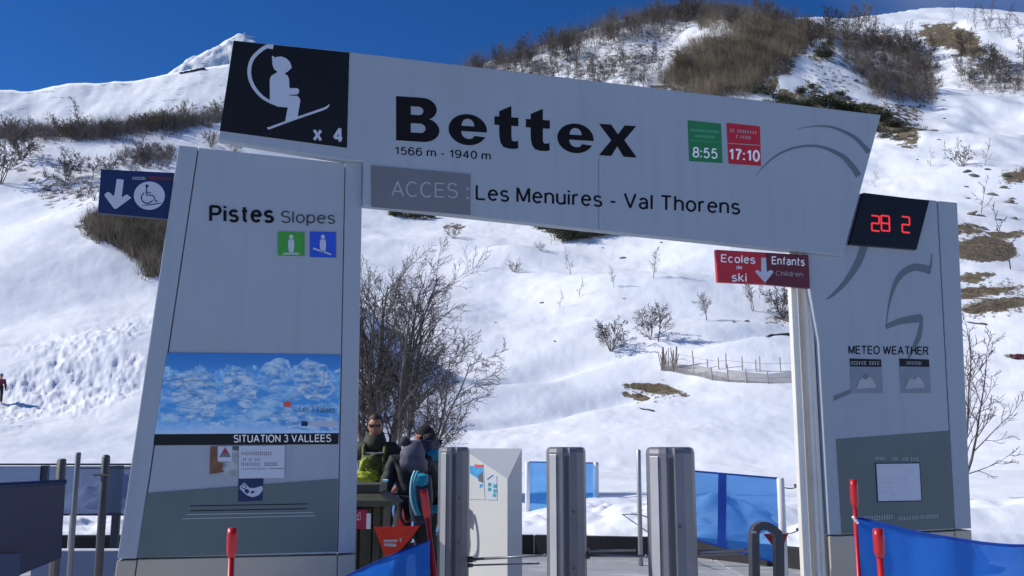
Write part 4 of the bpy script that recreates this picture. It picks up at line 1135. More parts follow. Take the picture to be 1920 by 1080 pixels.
snow_heap('snow_heap', '', -6.4, 14.4, 2.6, .8, .16, 15, .3)
snow_heap('snow_heap', '', -7.8, 19.0, 1.1, 1.0, .55, 17, .4)

# turnstile posts: rounded octagonal column with grooves and a rotating arm
def gate_post(px0, px1, label, rods):
    w_px = px1 - px0; dist = F * .265 / w_px; cxp = (px0 + px1) / 2
    c = xz(cxp, dist, 0.0)
    t = thing('turnstile_post', label, 'turnstile', c, 'turnstile posts of the lift lanes')
    hw, hd = .1325, .17
    topz = at(cxp, 838, dist).z
    view = Vector((c.x, c.y, 0)).normalized(); side = Vector((view.y, -view.x, 0))
    prof = [(-hw, -.045), (-hw + .020, -.11), (-hw + .07, -.15), (-.020, -.165), (-.012, -.155), (.016, -.155), (.024, -.165), (hw - .06, -.15), (hw - .015, -.11), (hw, -.04), (hw, .10), (hw - .03, .16), (-hw + .03, .16), (-hw, .10)]
    mb = MB(); n = len(prof)
    zs = [(.0, 1.0), (topz - .035, 1.0), (topz - .014, .965), (topz - .004, .90), (topz, .80)]
    vs = []
    for z, sc in zs:
        for a, b in prof: vs.append(Vector((c.x, c.y, 0)) + side * a * sc + view * b * sc + Vector((0, 0, z)))
    fs = []
    for i in range(len(zs) - 1):
        for k_ in range(n):
            a = i * n + k_; b = i * n + (k_ + 1) % n; fs.append((a, b, b + n, a + n))
    fs.append(tuple((len(zs) - 1) * n + k_ for k_ in range(n)))
    mb.add(vs, fs); mb.build('housing', steel, t, bevel=.003)
    # lighter corner cover and dark inset strip
    mb = MB(); o = Vector((c.x, c.y, 0))
    mb.prism([o + side * (-hw + .022) + view * -.117 + Vector((0, 0, .03)), o + side * (-hw + .066) + view * -.153 + Vector((0, 0, .03)),
              o + side * (-hw + .066) + view * -.153 + Vector((0, 0, topz - .05)), o + side * (-hw + .022) + view * -.117 + Vector((0, 0, topz - .05))], -view * .004)
    mb.build('corner_cover', alu_side, t, bevel=.001)
    mb = MB(); mb.box(o + view * -.1565 + side * .002 + Vector((0, 0, topz / 2)), (.020, .004, topz - .12), (side, view, Vector((0, 0, 1)))); mb.build('groove_strip', steel_dark, t)
    for zz in (topz - .42, topz - .78):
        mb = MB(); mb.tube([o + view * -.158 + side * .045 + Vector((0, 0, zz)), o + view * -.170 + side * .045 + Vector((0, 0, zz))], .008, 8); mb.build('screw', steel_dark, t)
    return t, c, side, view, topz
t1, c1, s1, v1, z1 = gate_post(823, 880, 'left grey steel turnstile post beside the white cabinet', 0)
t2, c2, s2, v2, z2 = gate_post(1025, 1097, 'middle grey steel turnstile post of the three', 0)
t3, c3, s3, v3, z3 = gate_post(1212, 1300, 'right and nearest grey steel turnstile post, in front of the blue net', 0)
def arm(parent, a, b, rad=.012):
    mb = MB(); mb.tube([a, a + (b - a) * .5, b], [rad, rad * .9, rad * .75], 10); mb.ball(b, rad * 1.1, 8, 6); mb.build('arm', steel, parent, smooth_sh=True)
    mb = MB(); mb.tube([a - (b - a).normalized() * .02, a + (b - a).normalized() * .03], rad * 2.2, 10); mb.build('hub', steel_dark, parent, smooth_sh=True)
D1, D2, D3 = c1.y, c2.y, c3.y
arm(t1, at(880, 1049, D1 - .05), at(1022, 1041, D1 - .6)); arm(t1, at(880, 1060, D1 - .05), at(1010, 1056, D1 + .5), .008)
arm(t2, at(1097, 1041, D2 - .03), at(1212, 1043, D2 - .2), .011); arm(t2, at(1097, 1033, D2 + .03), at(1190, 1032, D2 + .5), .010)
arm(t3, at(1300, 1035, D3 - .02), at(1398, 1031, D3 + .3), .010); arm(t3, at(1301, 1040, D3 + .02), at(1395, 1038, D3 + .4), .007)

# steel hoop barrier
hp = xz(1436, 6.4, 0)
hoop = thing('hoop_barrier', 'dark grey steel hoop barrier standing in front of the red pennant', 'barrier', hp)
pts = [(1414, 1200), (1414, 1050), (1413.5, 1000), (1417, 990), (1426, 985), (1437, 986), (1448, 992), (1457, 1000), (1459.5, 1008), (1460, 1060), (1461, 1200)]
mb = MB(); P = [at(x, y, 6.4) for x, y in pts]; P[0].z = 0; P[-1].z = 0
for i in range(len(P) - 1): pass
vs = []; fs = []
for i, p in enumerate(P):
    d = (P[min(i + 1, len(P) - 1)] - P[max(i - 1, 0)]).normalized(); nrm = Vector((-d.z, 0, d.x))
    wd = .026
    for a, b in ((-wd, -.05), (wd, -.05), (wd, .05), (-wd, .05)): vs.append(p + nrm * a + Vector((0, b, 0)))
for i in range(len(P) - 1):
    for k_ in range(4):
        a = i * 4 + k_; b = i * 4 + (k_ + 1) % 4; fs.append((a, b, b + 4, a + 4))
mb.add(vs, fs); mb.build('band', steel_dark, hoop, bevel=.006)
mb = MB(); mb.box(at(1413.5, 998, 6.345), (.03, .006, .012)); mb.build('maker_plate', alu_side, hoop)

# white poles with blue netting
def pole(label, px, ytop, ybot, dist, w_px, m=pole_white, name='net_pole', cat='pole', group=None, seg=10, ground=None):
    top = at(px, ytop, dist); bot = at(px, ybot, dist)
    gz = ground_z(top.x, top.y) if ground is None else ground
    t = thing(name, label, cat, (top.x, top.y, min(gz, bot.z)), group)
    r_ = w_px / 2 / F * dist
    mb = MB(); mb.tube([(top.x, top.y, min(gz, bot.z) - .05), (top.x, top.y, top.z - r_ * .3), top], [r_, r_, r_ * .75], seg); mb.build('shaft', m, t, smooth_sh=True)
    return t, top, r_
G1 = 'white poles holding the blue nets'
pole('white pole at the left edge of the small far blue net', 989, 866, 980, 16.5, 9, group=G1)
pole('white pole at the right edge of the small far blue net', 1117, 866, 970, 17.0, 11, group=G1)
pole('tall thin grey white pole between the middle and right turnstile posts', 1197, 843, 1036, 12.2, 9, m=alu_side, group=G1)
pole('thick white pole at the right end of the large blue net', 1463, 896, 1066, 10.6, 14, group=G1)

def cloth(name, label, cat, quad, nu, nv, m, sag=0.0, wave=.03, seed=1, parent=None, seams=(), seam_w=.035, edge=True):
    """net stretched between four world corners (top-left, top-right, bottom-right, bottom-left)"""
    TL, TR, BR, BL = quad
    nrm = (TR - TL).cross(BL - TL).normalized()
    def P(u, v, off=0):
        a = TL.lerp(TR, u); b = BL.lerp(BR, u); p = a.lerp(b, v)
        p = p - Vector((0, 0, sag * 4 * u * (1 - u) * (1 - v * .6)))
        n = mnoise.noise(Vector((p.x * 2.1 + seed, p.y * 2.1, p.z * 3.2)))
        return p + nrm * (wave * n + off)
    mb = MB()
    vs = [P(i / nu, j / nv) for j in range(nv + 1) for i in range(nu + 1)]
    fs = [(j * (nu + 1) + i, (j + 1) * (nu + 1) + i, (j + 1) * (nu + 1) + i + 1, j * (nu + 1) + i + 1) for j in range(nv) for i in range(nu)]
    base = (TL + TR) / 2
    t = thing(name, label, cat, (base.x, base.y, ground_z(base.x, base.y)))
    mb.add(vs, fs); mb.build('mesh_cloth', m, t, smooth_sh=True)
    L = (TR - TL).length; hh = (BL - TL).length
    if edge:
        for v0 in (0, 1):
            mb = MB(); mb.tube([P(i / nu, v0) for i in range(nu + 1)], .010, 6); mb.build('hem', net_seam, t, smooth_sh=True)
    for u in seams:
        mb = MB(); vs = []
        for j in range(nv + 1):
            for du in (-.5, .5): vs.append(P(u + du * seam_w / L, j / nv, -.006 if nrm.y > 0 else .006))
        mb.add(vs, [(2 * j, 2 * j + 2, 2 * j + 3, 2 * j + 1) for j in range(nv)]); mb.build('webbing_strap', net_seam, t, smooth_sh=True)
    return t
cloth('blue_net', 'small pale blue net strung between two white poles behind the middle turnstile post', 'net',
      (at(993, 866, 16.5), at(1115, 868, 17.0), at(1115, 966, 17.0), at(993, 962, 16.5)), 16, 8, net_blue_far, wave=.04)
cloth('blue_net', 'large blue net with a dark vertical strap right of the nearest turnstile post', 'net',
      (at(1240, 878, 11.0), at(1460, 897, 10.6), at(1458, 1056, 10.6), at(1240, 992, 11.0)), 28, 16, net_blue, wave=.035, seed=4, seams=(.53,), seam_w=.09)
cloth('blue_net', 'deep blue net hanging between the litter cabin and the people', 'net',
      (at(660, 858, 12.4), at(830, 866, 12.4), at(830, 1000, 12.4), at(660, 1000, 12.4)), 16, 10, net_blue, wave=.03, seed=9)

# rope with frozen knots between poles
def rope(label, pts, r=.006, name='rope', knots=()):
    b = Vector(pts[len(pts) // 2]); t = thing(name, label, 'rope', b)
    mb = MB(); mb.tube(spline_v(pts), r, 5); mb.build('cord', rope_m, t, smooth_sh=True)
    for kx in knots:
        mb = MB(); mb.ball(Vector(pts[0]).lerp(Vector(pts[-1]), kx), r * 3, 6, 4, sc=(1.6, 1, 1)); mb.build('knot', rope_m, t)
    return t
def spline_v(pts, n=6):
    return [Vector(p) for p in spline_pts([tuple(p) for p in pts], n)]
rope('thin dark rope from the thick white pole towards the right pillar, upper one', [at(1466, 913, 10.6), at(1482, 916, 10.7), at(1500, 912, 10.9), at(1540, 905, 11.2)], .006, knots=(.35, .45, .5))
rope('thin dark rope from the thick white pole towards the right pillar, lower one', [at(1466, 998, 10.6), at(1482, 1000, 10.7), at(1500, 994, 10.9), at(1540, 985, 11.2)], .006, knots=(.4,))
rope('thin rope crossing the snow behind the middle turnstile post', [at(1119, 963, 16.9), at(1150, 966, 15.5), at(1197, 965, 12.2), at(1250, 985, 11.8)], .008, knots=(.3, .5))

# pennants
def pennant(label, pts, dist, m, marks=(), name='warning_pennant'):
    P = [at(x, y, dist) for x, y in pts]; c = sum(P, Vector()) / len(P)
    t = thing(name, label, 'pennant', P[0])
    mb = MB(); mb.prism(P, Vector((0, .004, 0))); mb.build('cloth', m, t)
    for poly, mm in marks:
        mb = MB(); mb.prism([at(x, y, dist - .004) for x, y in poly], Vector((0, .002, 0))); mb.build('printed_mark', mm, t)
    return t
pennant('orange red triangular pennant hanging over the blue net beside the bin', [(701, 988), (788, 986), (768, 1012), (752, 1030), (734, 1042), (722, 1043)], 7.2, orange_flag,
        [([(719, 1012), (745, 1011), (746, 1016), (720, 1017)], pale_print), ([(720, 1019), (743, 1019), (743, 1025), (721, 1024)], pale_print), ([(774, 1009), (778, 1016), (770, 1018)], white_print), ([(749, 1009), (753, 1008), (753, 1016), (750, 1016)], pale_print)])
pennant('small orange pennant tip rising above the larger triangular one', [(749, 972), (760, 990), (751, 1000), (745, 985)], 7.5, orange_flag)
pennant('small red triangular pennant behind the steel hoop barrier', [(1431, 1001), (1478, 1001), (1462, 1040)], 10.45, mat('faded_red', (.42, .04, .035), .6, transl=.4))

# slalom poles in red plastic
def gate_pole(label, px, ytop, dist, w_px, lean=0.0, pair=0):
    top = at(px, ytop, dist); base = Vector((top.x + lean * top.z, top.y, 0))
    t = thing('slalom_pole', label, 'pole', base, 'red plastic net poles')
    r_ = w_px / 2 / F * dist; ax = (top - base).normalized(); r2 = r_ * .55
    head = top - ax * (52 / F * dist)
    mb = MB(); mb.tube([head, head + ax * .02, top - ax * .03, top], [r_ * .62, r_ * .95, r_, r_ * .9], 12); mb.build('cap', red_plastic, t, smooth_sh=True)
    mb = MB(); mb.tube([base, head], [r2, r2], 10, ); mb.build('shaft', red_plastic, t, smooth_sh=True)
    if pair:
        b2 = base + Vector((pair, .01, 0)); mb = MB(); mb.tube([b2, head + Vector((0, .01, .02))], [r2 * .8, r2 * .8], 8); mb.build('shaft', mat('red_plastic_dull', (.28, .015, .03), .4, transl=.2), t, smooth_sh=True)
    return t
gate_pole('red plastic pole standing alone in front of the left pillar', 436, 990, 3.6, 19, pair=.03)
gate_pole('tall red plastic pole at the left end of the sagging blue net', 1600, 899, 4.1, 14)
gate_pole('shorter red plastic pole standing in front of the sagging blue net', 1646, 991, 3.3, 20, lean=.012, pair=-.02)
gate_pole('leaning red plastic pole beside the left turnstile post', 794, 917, 5.6, 15, lean=.15, pair=-.06)

# nearest nets
def sag_net(label, top_pts, dist_a, dist_b, m, name='blue_net', zbot=.1):
    top = [at(x, y, dist_a + (dist_b - dist_a) * i / (len(top_pts) - 1)) for i, (x, y) in enumerate(top_pts)]
    top = spline_v(top, 6); n = len(top); nv = 10
    t = thing(name, label, 'net', (top[0].x, top[0].y, 0))
    vs = []
    for j in range(nv + 1):
        for p in top:
            z = p.z + (zbot - p.z) * j / nv
            vs.append(Vector((p.x, p.y + .05 * mnoise.noise(Vector((p.x * 6, z * 2.2, 2))) + .02 * mnoise.noise(Vector((p.x * 14, z * 7, 5))), z)))
    mb = MB(); mb.add(vs, [(j * n + i, (j + 1) * n + i, (j + 1) * n + i + 1, j * n + i + 1) for j in range(nv) for i in range(n - 1)])
    mb.build('mesh_cloth', m, t, smooth_sh=True)
    mb = MB(); mb.tube([p + Vector((0, 0, .004)) for p in top], .006, 6); mb.build('hem', net_seam, t, smooth_sh=True)
    return t, top
tn, topn = sag_net('bright blue net sagging from the tall red pole across the foot of the right pillar', [(1603, 972), (1660, 985), (1720, 1000), (1790, 1012), (1860, 1022), (1930, 1025), (2040, 1018)], 4.12, 3.8, net_front)
mb = MB(); mb.tube([at(1599, 969, 4.08), at(1609, 981, 4.09)], .006, 6); mb.build('cable_tie', pole_white, tn)
mb = MB(); mb.tube([topn[0], Vector((topn[0].x, topn[0].y, .1))], .008, 6); mb.build('hem', net_seam, tn)
sag_net('blue net rising to the right at the foot of the leaning red pole', [(600, 1108), (650, 1082), (700, 1058), (750, 1037), (800, 1018), (806, 1016)], 5.2, 5.6, net_front)

# white ticket cabinet with chamfered corner
kb = xz(930, 9.4, 0)
kiosk = thing('ticket_cabinet', 'white cabinet with a grey chamfered corner and two posters behind the turnstiles', 'cabinet', kb)
Kc = at(952, 898, 9.0); Ka = at(866, 845, 9.5); Kb = at(979, 841, 9.28); Kb2 = at(979, 841, 9.28)
Kc0, Ka0, Kb0 = (Vector((p.x, p.y, 0)) for p in (Kc, Ka, Kb))
Kat = at(873, 840, 9.5); Kat.z = Kb.z
Ktl = Vector((Ka.x, Ka.y, Kb.z))
bk = Vector((Ka.x + (Kb.x - Kc.x) * 1.1, Ka.y + (Kb.y - Kc.y) * 1.1 + .05, Kb.z)); bk0 = Vector((bk.x, bk.y, 0))
mb = MB(); mb.add([Ka0, Kc0, Kb0, bk0, Ktl, Kc, Kb, bk], [(0, 1, 5, 4), (1, 2, 6, 5), (2, 3, 7, 6), (3, 0, 4, 7), (0, 3, 2, 1)]); mb.add([Ktl, Kc, Kb, bk], [(0, 1, 2), (0, 2, 3)], 1)
mb.build('body', [kiosk_white, kiosk_grey], kiosk, bevel=.006)
fd = (Kc0 - Ka0).normalized(); fn = Vector((fd.y, -fd.x, 0))
def kp(px, py, off=.003):
    d = ray(px, py); o = Vector((0, 0, EYE)); p0 = Ka0 + fn * off
    return o + d * ((p0 - o).dot(fn) / d.dot(fn))
def kshape(name, label, pts, m, off, cat=None, parent=None):
    mb = MB(); mb.prism([kp(x, y, off) for x, y in pts], -fn * .002)
    o = mb.build(name, m, parent, loc=kp(*pts[-1], off)) if parent is None else mb.build(name, m, parent)
    if cat: tagit(o, label, cat)
    return o
p1 = kshape('poster', 'left poster on the white cabinet, blue and red at the top', [(880, 868), (906, 870), (909, 937), (880, 936)], kiosk_white, .004, 'poster')
kshape('poster_picture', None, [(881, 873), (905, 875), (906, 903), (896, 898), (889, 893), (881, 888)], sky_print, .0052, None, p1)
kshape('poster_band', None, [(889, 870.5), (905, 871.5), (905, 876.5), (890, 875.5)], coral_print, .0064, None, p1)
kshape('poster_picture', None, [(896, 893), (905, 885), (906, 905), (897, 902)], ink, .0064, None, p1)
kshape('poster_picture', None, [(900, 908), (906, 907), (905, 913), (899, 915)], sky_print, .0052, None, p1)
p2 = kshape('poster', 'right poster on the white cabinet with small teal pictures', [(911, 886), (931, 892), (932, 938), (912, 937)], paper, .004, 'poster')
for a, b in ((915, 905), (915, 914), (925, 908), (925, 917), (924, 925)):
    kshape('poster_picture', None, [(a, b), (a + 6, b + .5), (a + 6, b + 7), (a, b + 6.5)], teal_print, .0052, None, p2)
kshape('poster_picture', None, [(913, 898), (924, 890), (925, 892), (914, 900)], ink, .0052, None, p2)

# litter cabin in dark wood
hb = xz(690, 8.3, 0)
hut = thing('litter_cabin', 'dark brown wooden litter cabin with a sloping olive lid beside the left pillar', 'litter bin', hb)
DH = 8.3
def hb_box(name, x0, x1, y0, y1, d0, depth, m, parent=hut, zb=None, bevel=.005):
    A = at(x0, y1, d0); B = at(x1, y0, d0)
    z0 = A.z if zb is None else zb
    mb = MB(); mb.box(((A.x + B.x) / 2, d0 + depth / 2, (z0 + B.z) / 2), (abs(B.x - A.x), depth, abs(B.z - z0))); return mb.build(name, m, parent, bevel=bevel)
for x0, x1 in ((570, 596), (597, 621), (622, 646), (647, 672), (673, 698), (699, 719)):
    hb_box('plank', x0, x1, 952, 1080, DH, .03, hut_brown, zb=0)
hb_box('back_board', 570, 719, 952, 1080, DH + .04, .5, hut_brown, zb=0)
hb_box('corner_post', 697, 712, 950, 1080, DH - .045, .04, hut_brown, zb=0)
mb = MB(); a = [at(560, 950, DH - .2), at(736, 950, DH - .2), at(712, 925, DH), at(585, 925, DH)]
bq = [p + Vector((0, .9, 0)) for p in a[:2]] + [p + Vector((0, .5, 0)) for p in a[2:]]
mb.add(a + bq, [(0, 1, 2, 3), (4, 7, 6, 5), (1, 5, 6, 2), (0, 3, 7, 4), (3, 2, 6, 7), (0, 4, 5, 1)]); mb.build('sloping_lid', hut_olive, hut, bevel=.006)
hb_box('lid_band', 585, 712, 908, 924, DH + .0, .5, hut_olive)
hb_box('lid_rim', 560, 736, 938, 950.5, DH - .215, .02, hut_olive)
hs_ = hb_box('sticker', 645, 690, 955, 992, DH - .012, .01, magenta_print)
text('sticker_lettering', 'd3', (669, 975), (676, 975), 14, 0, white_print, hut, bold=.1, place=lambda x, y, o: at(x, y, DH - .016), join=True)
hb_box('sticker', 686, 696, 962, 992, DH - .013, .01, white_print)

# ---------------------------------------------------------------- barriers on the left
def box_px(x0, x1, y0, y1, d0, depth, m, name, parent, d1=None, zb=None, bevel=.004):
    d1 = d0 if d1 is None else d1
    TL, TR = at(x0, y0, d0), at(x1, y0 if not isinstance(y0, tuple) else y0[1], d1)
    BL, BR = at(x0, y1, d0), at(x1, y1, d1)
    if zb is not None: BL.z = zb; BR.z = zb
    BL.x, BL.y = TL.x, TL.y; BR.x, BR.y = TR.x, TR.y
    nn = Vector((0, depth, 0)); mb = MB(); mb.prism([BL, BR, TR, TL], nn); return mb.build(name, m, parent, bevel=bevel)
wind = thing('windbreak_panel', 'dark navy windbreak panel standing nearest at the left edge', 'panel', xz(60, 4.3, 0))
_wA, _wB = at(-160, 920, 3.9), at(122, 904, 4.6)
_wn = Vector((_wB.y - _wA.y, -(_wB.x - _wA.x), 0)).normalized()
def wpl(px, py, off=0.0):
    d = ray(px, py); o = Vector((0, 0, EYE)); return o + d * ((_wA + _wn * off - o).dot(_wn) / d.dot(_wn))
mb = MB(); mb.prism([wpl(-160, 920), wpl(122, 904), wpl(116, 1046), wpl(30, 1082), wpl(-160, 1165)], -_wn * .03); mb.build('cloth_panel', navy_panel, wind, bevel=.004)
mb = MB(); mb.prism([wpl(-160, 1042, .02), wpl(38, 1038, .02), wpl(38, 1079, .02), wpl(-160, 1160, .02)], -_wn * .01); mb.build('lower_flap', mat('navy_flap', (.012, .03, .085), .4), wind)
mb = MB(); mb.tube([wpl(-160, 919), wpl(122, 903.5)], .012, 8); mb.build('top_hem', navy_panel, wind)
mb = MB(); mb.tube([wpl(116, 905, -.04), Vector((*wpl(112, 1000, -.04).xy, 0))], .018, 8); mb.build('support', steel_dark, wind)
G2 = 'posts of the left barrier'
pole('square brown grey post right behind the navy windbreak', 116, 860, 1080, 5.0, 17, m=post_brown, name='barrier_post', cat='post', group=G2, seg=4, ground=0)
tt, tp, _r = pole('thin grey steel post with a small hook, tallest of the left barrier', 147, 848, 1034, 6.6, 10, m=steel, name='barrier_post', cat='post', group=G2, ground=0)
mb = MB(); mb.tube([tp + Vector((0, -.03, -.03)), tp + Vector((.03, -.03, -.03))], .006, 6); mb.build('hook', steel_dark, tt)
tt, tp, _r = pole('thick dark grey post in front of the low wall, nearest the left pillar', 199, 857, 1080, 5.6, 15, m=steel_dark, name='barrier_post', cat='post', group=G2, ground=0)
mb = MB(); mb.ball(tp + Vector((0, 0, .0)), .024, 8, 6, sc=(1, 1, .6)); mb.build('cap', steel_dark, tt)
mb = MB(); mb.tube([tp + Vector((-.055, -.02, -.10)), tp + Vector((.04, -.02, -.10))], .008, 6); mb.build('hook', steel_dark, tt)
scr = thing('wind_screen', 'tinted see-through wind screen with a dark rail behind the left barrier posts', 'screen', xz(120, 9.2, 0))
for a, b in ((-160, 76), (90, 118), (122, 196), (205, 260)):
    box_px(a, b, 874, 963, 9.2, .012, glass_blue, 'pane', scr, bevel=0)
box_px(-160, 262, 869, 872.5, 9.18, .04, rail_dark, 'rail', scr)
box_px(-160, 262, 963.5, 967, 9.18, .04, rail_dark, 'rail', scr)
box_px(150, 262, 877, 879, 9.17, .02, rail_dark, 'rail', scr)
for a in (76, 215): box_px(a, a + 14, 873, 1010, 9.22, .05, rail_dark, 'frame_post', scr, zb=0)
box_px(196, 214, 873, 966, 9.25, .03, mat('screen_frame', (.16, .20, .30), .4), 'frame_post', scr)
lw = thing('low_wall', 'low blue grey barrier wall with a pale top edge beside the foot of the left pillar', 'wall', xz(160, 6.9, 0))
for a, b in ((60, 185), (186.5, 300)):
    box_px(a, b, 1034, 1100, 6.9, .05, low_wall, 'wall_panel', lw, zb=0)
box_px(60, 300, 1030.5, 1033.6, 6.88, .08, pole_white, 'top_edge', lw)
tt, tp, _r = pole('slim white rod standing behind the thin grey post', 132, 965, 1034, 7.4, 2.6, name='marker_rod', cat='rod', ground=0)

# ================================================================== plants, rocks and slope details
def tree_mesh(seed, stems=1, h=4.0, spread=.35, r0=.06, depth=3, kids=(9, 6, 4), sub=(.42, .45, .5), trunk_sides=6, lean=(0, 0), tw=.35, low=.25, wob=.12, ups=.10, minr=.004):
    """bare tree: returns trunk builder, twig builder"""
    rg = random.Random(seed); T, W = MB(), MB()
    def rv(s): return Vector((rg.uniform(-s, s), rg.uniform(-s, s), rg.uniform(-s, s)))
    def grow(p, d, L, r, lev):
        n = 6 if lev == 0 else (4 if lev == 1 else 3)
        pts = [p.copy()]; rad = [r]
        for i in range(n):
            d = (d + rv(wob * (1 + lev * .6)) + Vector((0, 0, ups if lev else ups * .5))).normalized()
            p = p + d * (L / n); pts.append(p.copy()); rad.append(max(minr, r * (1 - .80 * (i + 1) / n)))
        (T if lev <= 1 and r > minr * 2.5 else W).tube(pts, rad, trunk_sides if lev == 0 else (4 if lev == 1 else 3), cap=False)
        if lev < depth:
            kn = kids[lev]
            for k_ in range(kn):
                f = (low if lev == 0 else .18) + (1 - (low if lev == 0 else .18)) * (k_ + rg.random()) / kn
                f = min(f, .98); x = f * n; i = min(int(x), n - 1)
                q = pts[i].lerp(pts[i + 1], x - i); dd = (pts[i + 1] - pts[i]).normalized()
                side = (rv(1) - dd * 0).cross(dd); side = side.normalized() if side.length > .01 else Vector((1, 0, 0))
                ang = rg.uniform(.45, 1.0); nd = (dd * math.cos(ang) + side * math.sin(ang)).normalized()
                grow(q, nd, L * sub[lev] * rg.uniform(.6, 1.15) * (1 - .45 * f), max(minr, rad[i] * .55), lev + 1)
    for s_ in range(stems):
        a = 2 * math.pi * (s_ + rg.random() * .6) / max(1, stems); sp_ = spread * rg.uniform(.35, 1.0) if stems > 1 else spread * .2
        d = Vector((math.cos(a) * sp_ + lean[0], math.sin(a) * sp_ + lean[1], 1)).normalized()
        p = Vector((math.cos(a), math.sin(a), 0)) * (r0 * 1.3 if stems > 1 else 0) - Vector((0, 0, .15))
        grow(p, d, h * rg.uniform(.8, 1.05), r0 * rg.uniform(.75, 1.1), 0)
    return T, W

def plant_tree(name, label, base, seed, group=None, cat='tree', tm=bark, wm=twig_m, **kw):
    T, W = tree_mesh(seed, **kw)
    t = thing(name, label, cat, base, group)
    off = Vector(base)
    mesh_obj('trunk', [Vector(v) + off for v in T.v], T.f, tm, t, smooth_sh=True)
    mesh_obj('crown', [Vector(v) + off for v in W.v], W.f, wm, t)
    return t

# big bare clump behind the people (left opening of the arch)
bx = xz(706, 24, 0); bx.z = ground_z(bx.x, bx.y)
plant_tree('bare_tree', 'large many-stemmed bare tree behind the people, beside the left pillar', bx, 11, stems=9, h=5.6, spread=.30, r0=.085, depth=3, kids=(15, 10, 6), sub=(.45, .50, .5), low=.26, wob=.09, ups=.035, minr=.0042)
bx = xz(733, 23, 0); bx.z = ground_z(bx.x, bx.y)
plant_tree('bare_tree', 'bare tree with pale thick stems just right of the large many-stemmed tree', bx, 23, stems=3, h=4.9, spread=.28, r0=.085, depth=3, kids=(13, 9, 6), sub=(.50, .48, .5), low=.3, wob=.09, ups=.02, lean=(.12, 0), minr=.0042)
bx = xz(782, 22, 0); bx.z = ground_z(bx.x, bx.y)
plant_tree('bare_tree', 'bare tree leaning right above the turnstile posts, lower than its neighbour', bx, 31, stems=4, h=3.9, spread=.30, r0=.05, depth=3, kids=(13, 10, 6), sub=(.46, .50, .5), low=.28, wob=.11, ups=.03, lean=(.17, 0), minr=.004)
# bare branches beside the right pillar
bx = xz(1780, 17, 0); bx.z = ground_z(bx.x, bx.y)
plant_tree('bare_tree', 'bare shrubby tree showing past the right edge of the right pillar', bx, 47, stems=5, h=3.0, spread=.42, r0=.035, depth=3, kids=(8, 6, 4), sub=(.5, .5, .5), low=.2, wob=.12, lean=(.10, 0), minr=.0045)

# prototypes for the slopes (one mesh each, shared)
PROTO = []
specs = [dict(stems=1, h=4.2, r0=.09, kids=(16, 9, 5), sub=(.62, .5, .5), low=.22), dict(stems=4, h=3.8, spread=.5, r0=.06, kids=(11, 8, 5), sub=(.55, .5, .5)),
         dict(stems=1, h=6.0, r0=.08, kids=(20, 6, 4), sub=(.28, .5, .5), low=.15), dict(stems=7, h=3.2, spread=.8, r0=.045, kids=(9, 7, 4), sub=(.5, .5, .5)),
         dict(stems=2, h=5.2, spread=.2, r0=.08, kids=(14, 7, 5), sub=(.38, .5, .5)), dict(stems=1, h=3.2, r0=.035, kids=(7, 4, 2), sub=(.45, .5, .5), low=.1),
         dict(stems=8, h=2.2, spread=.8, r0=.03, kids=(6, 4, 2), sub=(.5, .5, .5))]
for i, sp_kw in enumerate(specs):
    for mm, suf in ((hill_twig, 'a'), (hill_twig2, 'b'), (twig_m, 'c')):
        if suf == 'a':
            T, W = tree_mesh(100 + i, depth=3, trunk_sides=5, minr=.014, ups=.02, wob=.14, **sp_kw)
            T.add(W.v, W.f)
        me = bpy.data.meshes.new('hill_tree'); me.from_pydata(T.v, [], T.f); me.materials.append(mm); me.update()
        PROTO.append((i, suf, me))
def proto(i, suf): return [m for a, b, m in PROTO if a == i and b == suf][0]
rg = random.Random(5)
def slope_tree(p, i, suf, sc, label, group=None, name='bare_tree', cat='tree', tilt=0):
    o = bpy.data.objects.new(name, proto(i, suf)); C.objects.link(o)
    o.location = p; o.rotation_euler = (rg.uniform(-.05, .05), rg.uniform(-.05, .05) + tilt, rg.uniform(0, 6.28)); o.scale = (sc, sc, sc * rg.uniform(.95, 1.1))
    tagit(o, label, cat, group); return o

